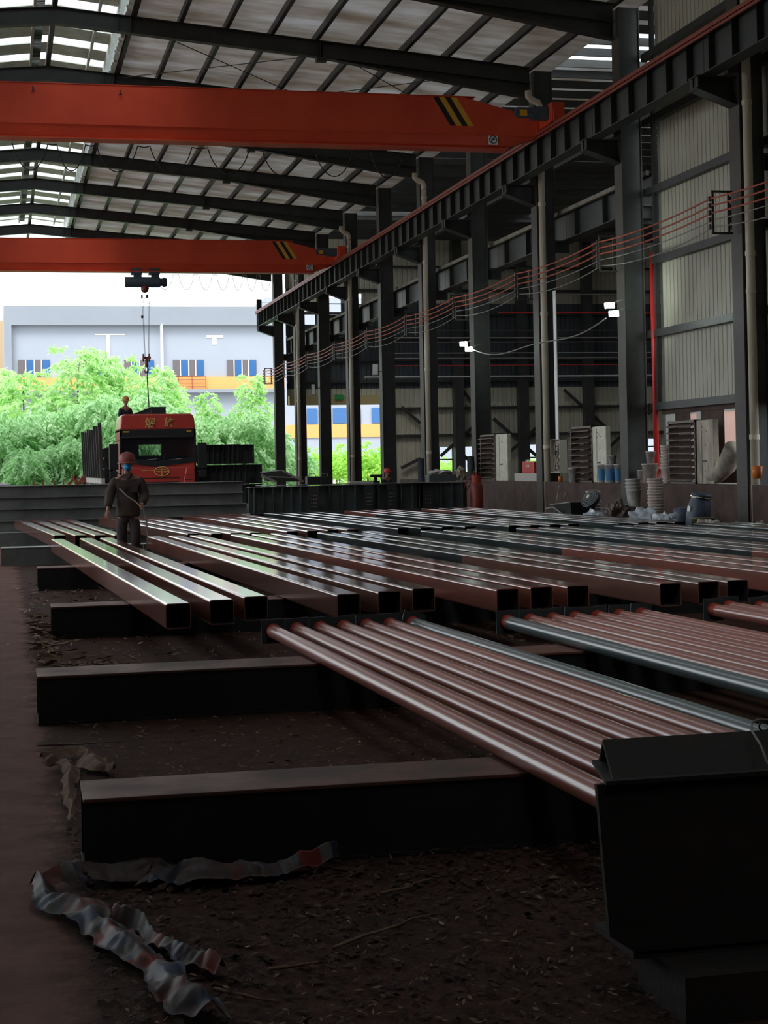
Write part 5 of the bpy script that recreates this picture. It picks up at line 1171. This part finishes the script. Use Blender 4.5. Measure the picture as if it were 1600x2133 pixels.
def simple_person(p, rz, label, mj, mt, mh, scale=1.0, crouch=0):
    r = empty('worker', p, label, 'person', None, rz); r.scale = (scale,) * 3
    ch = [[((0, .0, .95), (.13, .10)), ((0, 0, 1.12), (.125, .09)), ((0, -.03, 1.30), (.15, .10)), ((0, -.04, 1.42), (.10, .08)), ((0, -.05, 1.50), (.055, .055)), ((0, -.06, 1.62), (.06, .07))],
      [('j', 0, 3), ((-.2, -.04, 1.39), .055), ((-.26, -.05, 1.12), .043), ((-.14, -.26, 1.0), .026)], [('j', 0, 3), ((.2, -.04, 1.39), .055), ((.26, -.05, 1.12), .043), ((.14, -.26, 1.0), .026)],
      [('j', 0, 0), ((-.095, 0, .88), (.085, .09)), ((-.10, -.04, .48), .055), ((-.10, .03, .09), .040), ((-.11, -.10, .04), .035)], [('j', 0, 0), ((.095, 0, .88), (.085, .09)), ((.11, -.02, .50), .055), ((.11, .02, .10), .040), ((.12, -.12, .04), .035)]]
    hand(ch, (-.14, -.26, 1.0), (.3, -.8, -.2), (-.5, 0, -.8), .6, (1, 3)); hand(ch, (.14, -.26, 1.0), (-.3, -.8, -.2), (.5, 0, -.8), .6, (2, 3))
    skinmesh('body', ch, 'skin', r); headmesh('head', (0, -.07, 1.64), r, 'skin')
    skinmesh('jacket', [[((0, .0, .88), (.17, .13)), ((0, 0, 1.1), (.165, .12)), ((0, -.03, 1.32), (.185, .125)), ((0, -.04, 1.45), (.1, .085))], [('j', 0, 2), ((-.205, -.04, 1.37), .08), ((-.265, -.05, 1.12), .062), ((-.16, -.23, 1.01), .042)], [('j', 0, 2), ((.205, -.04, 1.37), .08), ((.265, -.05, 1.12), .062), ((.16, -.23, 1.01), .042)]], mj, r)
    skinmesh('trousers', [[((0, .0, .93), (.15, .12)), ((0, 0, .85), (.155, .12))], [('j', 0, 1), ((-.10, 0, .78), (.10, .11)), ((-.105, -.04, .48), .08), ((-.105, .025, .12), .068)], [('j', 0, 1), ((.10, 0, .78), (.10, .11)), ((.115, -.02, .50), .08), ((.115, .02, .13), .068)]], mt, r)
    helmet(r, (0, -.06, 1.68), mh, 1.05); return r
p = atY(268, 850, 59.4); simple_person((4.33, 59.4, 2.355), .5, 'second worker in dark clothes and yellowish helmet standing on the trailer load behind the cab', 'cloth', 'cloth', 'orangecap')
p = atY(804, 975, 52.0); M['redhelmet'] = mat('bright_red_helmet', (.65, .04, .02), .35)
simple_person((p.x, 52.0, -.0), .6, 'distant worker with a bright red helmet standing by the green doorway', 'cloth', 'cloth', 'redhelmet', .80)

# ---------------------------------------------------------------- outside
BY = 128.0
def bx(px, py, Y=BY): return atY(px, py, Y)
r = empty('grey_building', (0, BY, 0), 'large grey industrial building with an orange band beyond the trees', 'building')
x0, x1 = bx(8, 700).x, bx(592, 700).x; ztop = bx(300, 638).z; zrec = bx(300, 677).z; zb0, zb1 = bx(300, 812).z, bx(300, 785).z
MB().box(x0, x1, .6, 12, 0, ztop).build('wall', 'bwall2', r); b = MB(); b.box(x0, x1, 0, .6, zrec, ztop); b.box(x0, x0 + bx(24, 700).x - bx(8, 700).x, 0, .6, 0, zrec); b.build('parapet', 'bwall', r)
MB().box(x0, x1, .2, .6, zb0, zb1).build('orange_band', 'byellow', r)
MB().box(x0, x1, -.2, .6, zb0 - .25, zb0).build('ledge', 'bwall', r)
for a, c in ((38, 104), (165, 218), (260, 322), (362, 426), (475, 536)):
    f = MB(); wa, wc = bx(a, 765).x, bx(c, 765).x; z0, z1 = bx(a, 783.5).z, bx(a, 749).z; w = wc - wa
    f.box(wa, wc, .5, .58, z0, z1); fo = f.build('window', 'bshut', r)
    g = MB(); g.box(wa + w * .27, wa + w * .49, .46, .49, z0 + .05, z1 - .05); g.build('glass', 'bglass', fo); MB().box(wa + w * .78, wc - .04, .46, .49, z0 + .05, z1 - .05).build('glass', 'bglass', fo)
    g = MB(); [g.box(wa + w * q, wa + w * q + .08, .44, .5, z0, z1) for q in (.22, .49, .72)]; g.build('mullion', 'white', fo)
pp = bx(337, 700); b = MB(); b.tube([(pp.x, .1, zrec + .1), (pp.x + .05, .1, 0)], .11, 10); b.build('drainpipe', 'white', r)
b = MB(); xa, xc = bx(342, 795).x, bx(428, 795).x
for q in range(4): b.box(xa, xc, -.05, .0, zb0 + .2 + q * .27, zb0 + .24 + q * .27)
for q in range(4): b.box(xa + (xc - xa) * q / 3, xa + (xc - xa) * q / 3 + .05, -.05, 0, zb0, zb0 + 1.05)
b.build('balcony_rail', 'rust', r)
b = MB(); b.box(bx(198, 695).x, bx(262, 695).x, .55, .59, bx(230, 697).z, bx(230, 694).z); b.box(bx(222, 695).x, bx(230, 695).x, .55, .59, bx(230, 760).z, bx(230, 697).z); b.box(bx(432, 700).x, bx(467, 700).x, .55, .59, bx(440, 703).z, bx(440, 697).z); b.box(bx(444, 700).x, bx(453, 700).x, .55, .59, bx(440, 717).z, bx(440, 703).z); b.build('paint_patch', 'bwall2' if 0 else 'white', r)
b = MB(); b.tube([(x0, .3, ztop + .35), (x1, .3, ztop + .35)], .02, 5); [b.tube([(x0 + q * 2.2, .3, ztop), (x0 + q * 2.2, .3, ztop + .35)], .02, 5) for q in range(14)]; b.build('roof_rail', 'bwall', r)
q = atY(0, 668, 150); b = MB().box(q.x - 30, q.x + .8, 150, 160, 0, q.z); tag(b.build('ochre_building', mat('ochre_wall', (.42, .31, .19), .8)), 'ochre building just showing at the left photo edge', 'building')
# farther building seen through doorway
FY = 215.
r = empty('pale_building', (0, FY, 0), 'pale building with a yellow band seen through the far doorway', 'building'); xa, xc = atY(560, 900, FY).x, atY(1420, 900, FY).x
MB().box(xa, xc, .3, 10, 0, atY(700, 620, FY).z).build('wall', 'bwall2', r); MB().box(xa, xc, .1, .3, atY(700, 911, FY).z, atY(700, 884, FY).z).build('yellow_band', 'byellow', r)
for a, c in ((640, 662), (694, 722), (740, 752), (775, 800)):
    fo = MB().box(atY(a, 870, FY).x, atY(c, 870, FY).x, .1, .2, atY(700, 882, FY).z, atY(700, 850, FY).z).build('window', 'bglass', r)

def leafcloud(name, blobs, nleaf, m, droop, ls, trunk, seed):
    rnd = random.Random(seed); b = MB(); tot = sum(bl[3] for bl in blobs)
    for (cx, cy, cz, rr, rz_) in blobs:
        k = int(nleaf * rr / tot)
        ncl = max(6, k // 22)
        for c in range(ncl):
            # cluster on shell, spray outward/downward
            th = rnd.uniform(0, 2 * pi); ph = math.acos(rnd.uniform(-.6, 1)); rad = rnd.uniform(.55, 1)
            d = Vector((sin(ph) * cos(th), sin(ph) * sin(th), cos(ph))); c0 = Vector((cx, cy, cz)) + Vector((d.x * rr, d.y * rr, d.z * rz_)) * rad
            out = (Vector((d.x, d.y, d.z * .4 + .2 - droop)) + Vector((rnd.gauss(0, .25), rnd.gauss(0, .25), rnd.gauss(0, .2)))).normalized(); Ls = rnd.uniform(.5, 1.0) * .9
            for q in range(22):
                u = q / 21; p = c0 + out * (Ls * u) + Vector((0, 0, -droop * Ls * u * u * .6)); s_ = ls * rnd.uniform(.7, 1.3)
                dr = (out * .5 + Vector((rnd.gauss(0, .6), rnd.gauss(0, .6), rnd.gauss(-droop, .4)))).normalized(); side = dr.cross(Vector((rnd.gauss(0, 1), rnd.gauss(0, 1), rnd.gauss(0, 1)))).normalized() * s_ * .2
                tip = p + dr * s_; mid = p + dr * s_ * .45
                b._a([p, mid + side, tip, mid - side], [(0, 1, 2, 3)])
    me = bpy.data.meshes.new(name + '_crown'); me.from_pydata(b.v, [], b.f); me.materials.append(M[m]); tb = MB()
    for (x, y, h_, r_) in trunk:
        tb.tube([(x, y, 0), (x * 1.2, y, h_ * .5), (x * 1.7 + .1, y, h_)], [r_, r_ * .7, r_ * .25], 8)
    tm = bpy.data.meshes.new(name + '_trunk'); tm.from_pydata(tb.v, [], tb.f); tm.materials.append(M['bark']); return me, tm
TA = leafcloud('slender_tree', [(0, 0, 6.3, .8, 1.1), (.2, 0, 5.0, 1.2, 1.3), (-.5, .1, 3.8, 1.5, 1.3), (.6, 0, 2.8, 1.6, 1.3), (0, 0, 1.4, 1.6, 1.3)], 9000, 'leafA', .5, .26, [(0, 0, 6.2, .09), (.3, .1, 4.5, .06), (-.3, 0, 4.2, .06)], 1)
TB = leafcloud('drooping_tree', [(0, 0, 4.3, 1.2, 1.2), (1.0, 0, 3.4, 1.4, 1.2), (-1.1, .1, 3.0, 1.4, 1.2), (0, 0, 1.7, 1.9, 1.5)], 9500, 'leafB', .85, .30, [(0, 0, 4.3, .1), (.5, .1, 3.2, .06)], 2)
TC = leafcloud('broad_bush', [(0, 0, 2.6, 1.3, 1.1), (1.0, 0, 1.9, 1.3, 1.1), (-1.1, 0, 1.7, 1.3, 1.1), (0, 0, .9, 1.7, .9)], 8500, 'leafC', .2, .22, [(0, 0, 2.6, .09), (.4, 0, 2, .05)], 3)
def tree(kind, px, ptop, Y, sx, label, rz):
    me, tm = {'A': TA, 'B': TB, 'C': TC}[kind]; hgt = {'A': 7.3, 'B': 5.5, 'C': 3.8}[kind]; p = atY(px, ptop, Y)
    nm = {'A': 'slender_tree', 'B': 'drooping_tree', 'C': 'leafy_bush'}[kind]
    r = empty(nm, (p.x, Y, 0), label, 'tree' if kind != 'C' else 'bush', 'trees outside the hall', rz); s = p.z / hgt; r.scale = (s * sx, s * sx, s)
    for m_, n_ in ((me, 'crown'), (tm, 'trunk')):
        o = bpy.data.objects.new(n_, m_); COL.objects.link(o); o.parent = r
tl_ = [('A', 158, 712, 97, 1.0, 'tallest slender light green tree, left of the hook cable'), ('A', 212, 722, 99, .75, 'slender tree just right of the tallest tree'), ('A', 250, 735, 100, .8, 'slender tree between the tallest tree and the hook cable'),
       ('A', 50, 765, 98, 1.1, 'leafy tree in front of the leftmost grey building window'), ('A', -12, 758, 102, 1.0, 'dark green tree cut by the left photo edge'), ('A', 320, 752, 98, 1.0, 'tree directly behind the hook cable above the cab'),
       ('A', 355, 790, 101, .9, 'tree right of the hook cable under the drainpipe'), ('B', 100, 835, 92, 1.3, 'drooping willow-like tree low at left'), ('B', 20, 850, 90, 1.3, 'drooping tree in the lower left corner of the yard'), ('B', 215, 815, 91, 1.2, 'drooping tree behind the trailer stakes'),
       ('B', 285, 800, 94, 1.2, 'drooping tree behind the second worker'), ('A', 432, 812, 96, .8, 'small slender tree right of the lorry roof'), ('B', 400, 855, 92, 1.2, 'drooping bush behind the right wing mirror'), ('B', 455, 870, 93, 1.2, 'drooping bush above the dark girder stack'),
       ('A', 522, 772, 95, .75, 'slender tree nearest the open end column'), ('B', 505, 845, 91, 1.2, 'drooping tree under the rightmost grey building window'), ('B', 560, 880, 94, 1.0, 'bushy tree behind the last column'), ('B', 150, 905, 88, 1.3, 'low drooping tree beside the blue tank'), ('B', 60, 925, 87, 1.3, 'low drooping tree left of the blue tank'),
       ('C', 640, 938, 100, 1.2, 'bright green bush seen in the first doorway gap'), ('C', 700, 930, 103, 1.1, 'bright green bush in the middle doorway gap'), ('C', 765, 925, 98, 1.1, 'yellow-green bush in the right doorway gap'), ('C', 800, 938, 102, 1.1, 'green bush at the right side of the doorway'), ('C', 930, 955, 110, 1.2, 'green bush seen through the paired far windows'), ('B', 610, 925, 96, 1.0, 'leafy tree seen right of the last column'), ('C', 1115, 950, 110, 1.3, 'green bush seen through the far window by the tall pipe')]
for i, (k_, px, pt, Y, sx, lab) in enumerate(tl_): tree(k_, px, pt, Y, sx, lab, i * 1.3)

# ---------------------------------------------------------------- tarp, litter
def ribbon(name, path, widths, label, m='tarp', seed=0, z0=.02, amp=.05):
    b = MB(); b.uv = []; n = len(path); rings = []; seg = 90; nw = 22; acc = 0; last = None
    for i in range(seg + 1):
        u = i / seg * (n - 1); k = min(int(u), n - 2); f_ = u - k
        p = path[k].lerp(path[k + 1], f_); w = (widths[k] * (1 - f_) + widths[k + 1] * f_) * (1 + .7 * noise.noise(Vector((u * 2.7, seed, 4))))
        d = (path[k + 1] - path[k]).normalized(); sd = Vector((-d.y, d.x, 0))
        if last is not None: acc += (p - last).length
        last = p
        for j in range(nw + 1):
            v = j / nw - .5; q = p + sd * (v * w)
            hgt = z0 + amp * (abs(noise.noise(Vector((q.x * 5, q.y * 5, seed)))) * 1.2 + .5 * abs(noise.noise(Vector((q.x * 16, q.y * 16, seed))))) + amp * .9 * max(0, 1 - abs(v) * 2.4) * (1 + noise.noise(Vector((acc * 3, seed, 0))))
            wob = noise.noise(Vector((q.x * 4 + 9, q.y * 4, seed))) * .05
            b.v.append((q.x + wob, q.y + wob, hgt)); b.uv.append((acc, v))
    for i in range(seg):
        for j in range(nw):
            a = i * (nw + 1) + j; b.f.append((a, a + 1, a + nw + 2, a + nw + 1)); b.mi.append(0)
    o = b.build(name, m, None, True); return tag(o, label, 'tarp')
ribbon('striped_tarp', [atz(*q, 0) for q in ((70, 1862), (180, 1845), (320, 1835), (440, 1842), (560, 1835), (700, 1805))], [.08, .2, .22, .17, .11, .03], 'crumpled red, white and blue striped tarp strip lying in front of the nearest support beam', seed=3)
ribbon('striped_tarp', [atz(*q, 0) for q in ((72, 1872), (150, 1915), (230, 1960), (290, 2010), (360, 2075), (430, 2150))], [.07, .12, .15, .11, .13, .12], 'crumpled striped tarp strip running down to the bottom edge of the photo', seed=8)
ribbon('striped_tarp', [atz(*q, 0) for q in ((250, 1925), (330, 1985), (395, 2020), (455, 2050))], [.03, .06, .1, .06], 'small striped tarp scrap beside the lower tarp strip', seed=12)
ribbon('torn_sheet', [atz(*q, 0) for q in ((120, 1598), (150, 1625), (140, 1670), (150, 1722))], [.1, .09, .06, .03], 'torn pale plastic sheet scrap left of the nearest support beam', 'litter', seed=20, amp=.04)
ribbon('torn_sheet', [atz(*q, 0) for q in ((90, 1590), (160, 1580), (215, 1612), (240, 1620))], [.06, .12, .08, .03], 'torn brown sheet scrap above the left end of the nearest support beam', 'litter', seed=22, amp=.04)
def scatter(name, n, size, m, label, cat, region, seed, thin=.25, h_=.006):
    rnd = random.Random(seed); b = MB()
    for i in range(n):
        x, y = region(rnd); s_ = size * rnd.uniform(.4, 1.6) * (1 + .04 * y); a = rnd.uniform(0, pi); k = rnd.uniform(thin * .5, thin * 1.5)
        d = Vector((cos(a), sin(a), rnd.gauss(0, .15))) * s_; e = Vector((-sin(a), cos(a), rnd.gauss(0, .3))) * s_ * k; c = Vector((x, y, h_ + abs(rnd.gauss(0, h_))))
        b._a([c - d, c + e, c + d * .9 + Vector((0, 0, abs(rnd.gauss(0, s_ * .2)))), c - e + Vector((0, 0, s_ * .15))], [(0, 1, 2, 3)])
    return tag(b.build(name, m), label, cat, None, 'stuff')
scatter('floor_litter', 2600, .013, 'litter', 'dry brown flakes scattered over the dirty floor', 'litter', lambda r_: (r_.uniform(.3, 3.6), 4.4 + 6 * r_.random() ** 1.3), 1)
scatter('floor_litter', 2500, .02, 'litter', 'brown flakes scattered between the farther support beams', 'litter', lambda r_: (r_.uniform(.3, 5), r_.uniform(10.8, 24)), 2)
scatter('soil_crumbs', 6000, .011, 'soil', 'dark soil crumbs in the foreground', 'soil', lambda r_: (r_.uniform(.25, 3), 4.3 + 3 * r_.random()), 4, .8, .006)
scatter('straw_shavings', 260, .05, 'litter', 'thin shavings strewn beside the left ends of the beams', 'shavings', lambda r_: (.28 + abs(r_.gauss(0, .12)), 15.2 + r_.gauss(0, 1.4)), 5, .06, .012)
scatter('straw_shavings', 420, .04, 'litter', 'heap of thin brown shavings under the front ends of the square tubes', 'shavings', lambda r_: (.72 + r_.gauss(0, .14), 12.6 + r_.gauss(0, .5)), 6, .06, .02)
scatter('pale_specks', 120, .008, 'straw', 'pale specks scattered over the foreground floor', 'specks', lambda r_: (r_.uniform(.2, 2.6), 4.4 + 9 * r_.random() ** 1.5), 7, .6)
scatter('pale_specks', 60, .02, 'straw', 'pale chips beside the third and fourth support beams', 'specks', lambda r_: (.3 + r_.gauss(0, .1), 17 + r_.gauss(0, 2.2)), 8, .3)
# twigs
for i, (pa, pb, lab) in enumerate((((690, 1975), (890, 1905), 'long thin twig lying in the middle of the foreground litter'), ((800, 1860), (900, 1830), 'twig just in front of the nearest support beam'), ((560, 2020), (700, 2000), 'short twig near the bottom of the photo'), ((450, 2060), (560, 2085), 'twig beside the lower striped tarp'), ((80, 1553), (260, 1545), 'straight thin stick behind the nearest support beam at left'))):
    a = atz(*pa, .015); c = atz(*pb, .015); pts = [a.lerp(c, u / 6) + Vector((random.gauss(0, .008), random.gauss(0, .01), 0)) for u in range(7)]
    tag(MB().tube(pts, [.006, .006, .005, .005, .004, .003, .002], 6).build('twig', 'litter', None, True), lab, 'twig', 'twigs on the floor')

# ---------------------------------------------------------------- light
w = bpy.data.worlds.new('overcast_sky'); sc.world = w; w.use_nodes = True; nt = w.node_tree; bg = nt.nodes['Background']
tc = nt.nodes.new('ShaderNodeTexCoord'); n = nt.nodes.new('ShaderNodeTexNoise'); n.inputs['Scale'].default_value = 3; n.inputs['Detail'].default_value = 5
mp = nt.nodes.new('ShaderNodeMapping'); mp.inputs['Scale'].default_value = (1, 1, 3); nt.links.new(tc.outputs['Generated'], mp.inputs['Vector']); nt.links.new(mp.outputs[0], n.inputs['Vector'])
mx = nt.nodes.new('ShaderNodeMix'); mx.data_type = 'RGBA'; mx.inputs['A'].default_value = (.78, .91, 1.0, 1); mx.inputs['B'].default_value = (.95, .98, 1.0, 1)
nt.links.new(n.outputs['Fac'], mx.inputs['Factor']); nt.links.new(mx.outputs['Result'], bg.inputs['Color']); bg.inputs['Strength'].default_value = 1.15
s = bpy.data.lights.new('sun', 'SUN'); s.energy = 1.3; s.angle = radians(25); s.color = (1, .97, .9)
so_ = bpy.data.objects.new('sun', s); COL.objects.link(so_); so_.rotation_euler = (radians(35), radians(-20), 0)
sc.view_settings.view_transform = 'Standard'; sc.view_settings.look = 'None'; sc.view_settings.exposure = 1.15; sc.view_settings.gamma = 1; sc.view_settings.use_curve_mapping = False
cy = sc.cycles; cy.max_bounces = 7; cy.diffuse_bounces = 4; cy.glossy_bounces = 3; cy.transmission_bounces = 4; cy.transparent_max_bounces = 10; cy.use_denoising = True
cy.sample_clamp_indirect = 6; cy.caustics_reflective = False; cy.caustics_refractive = False
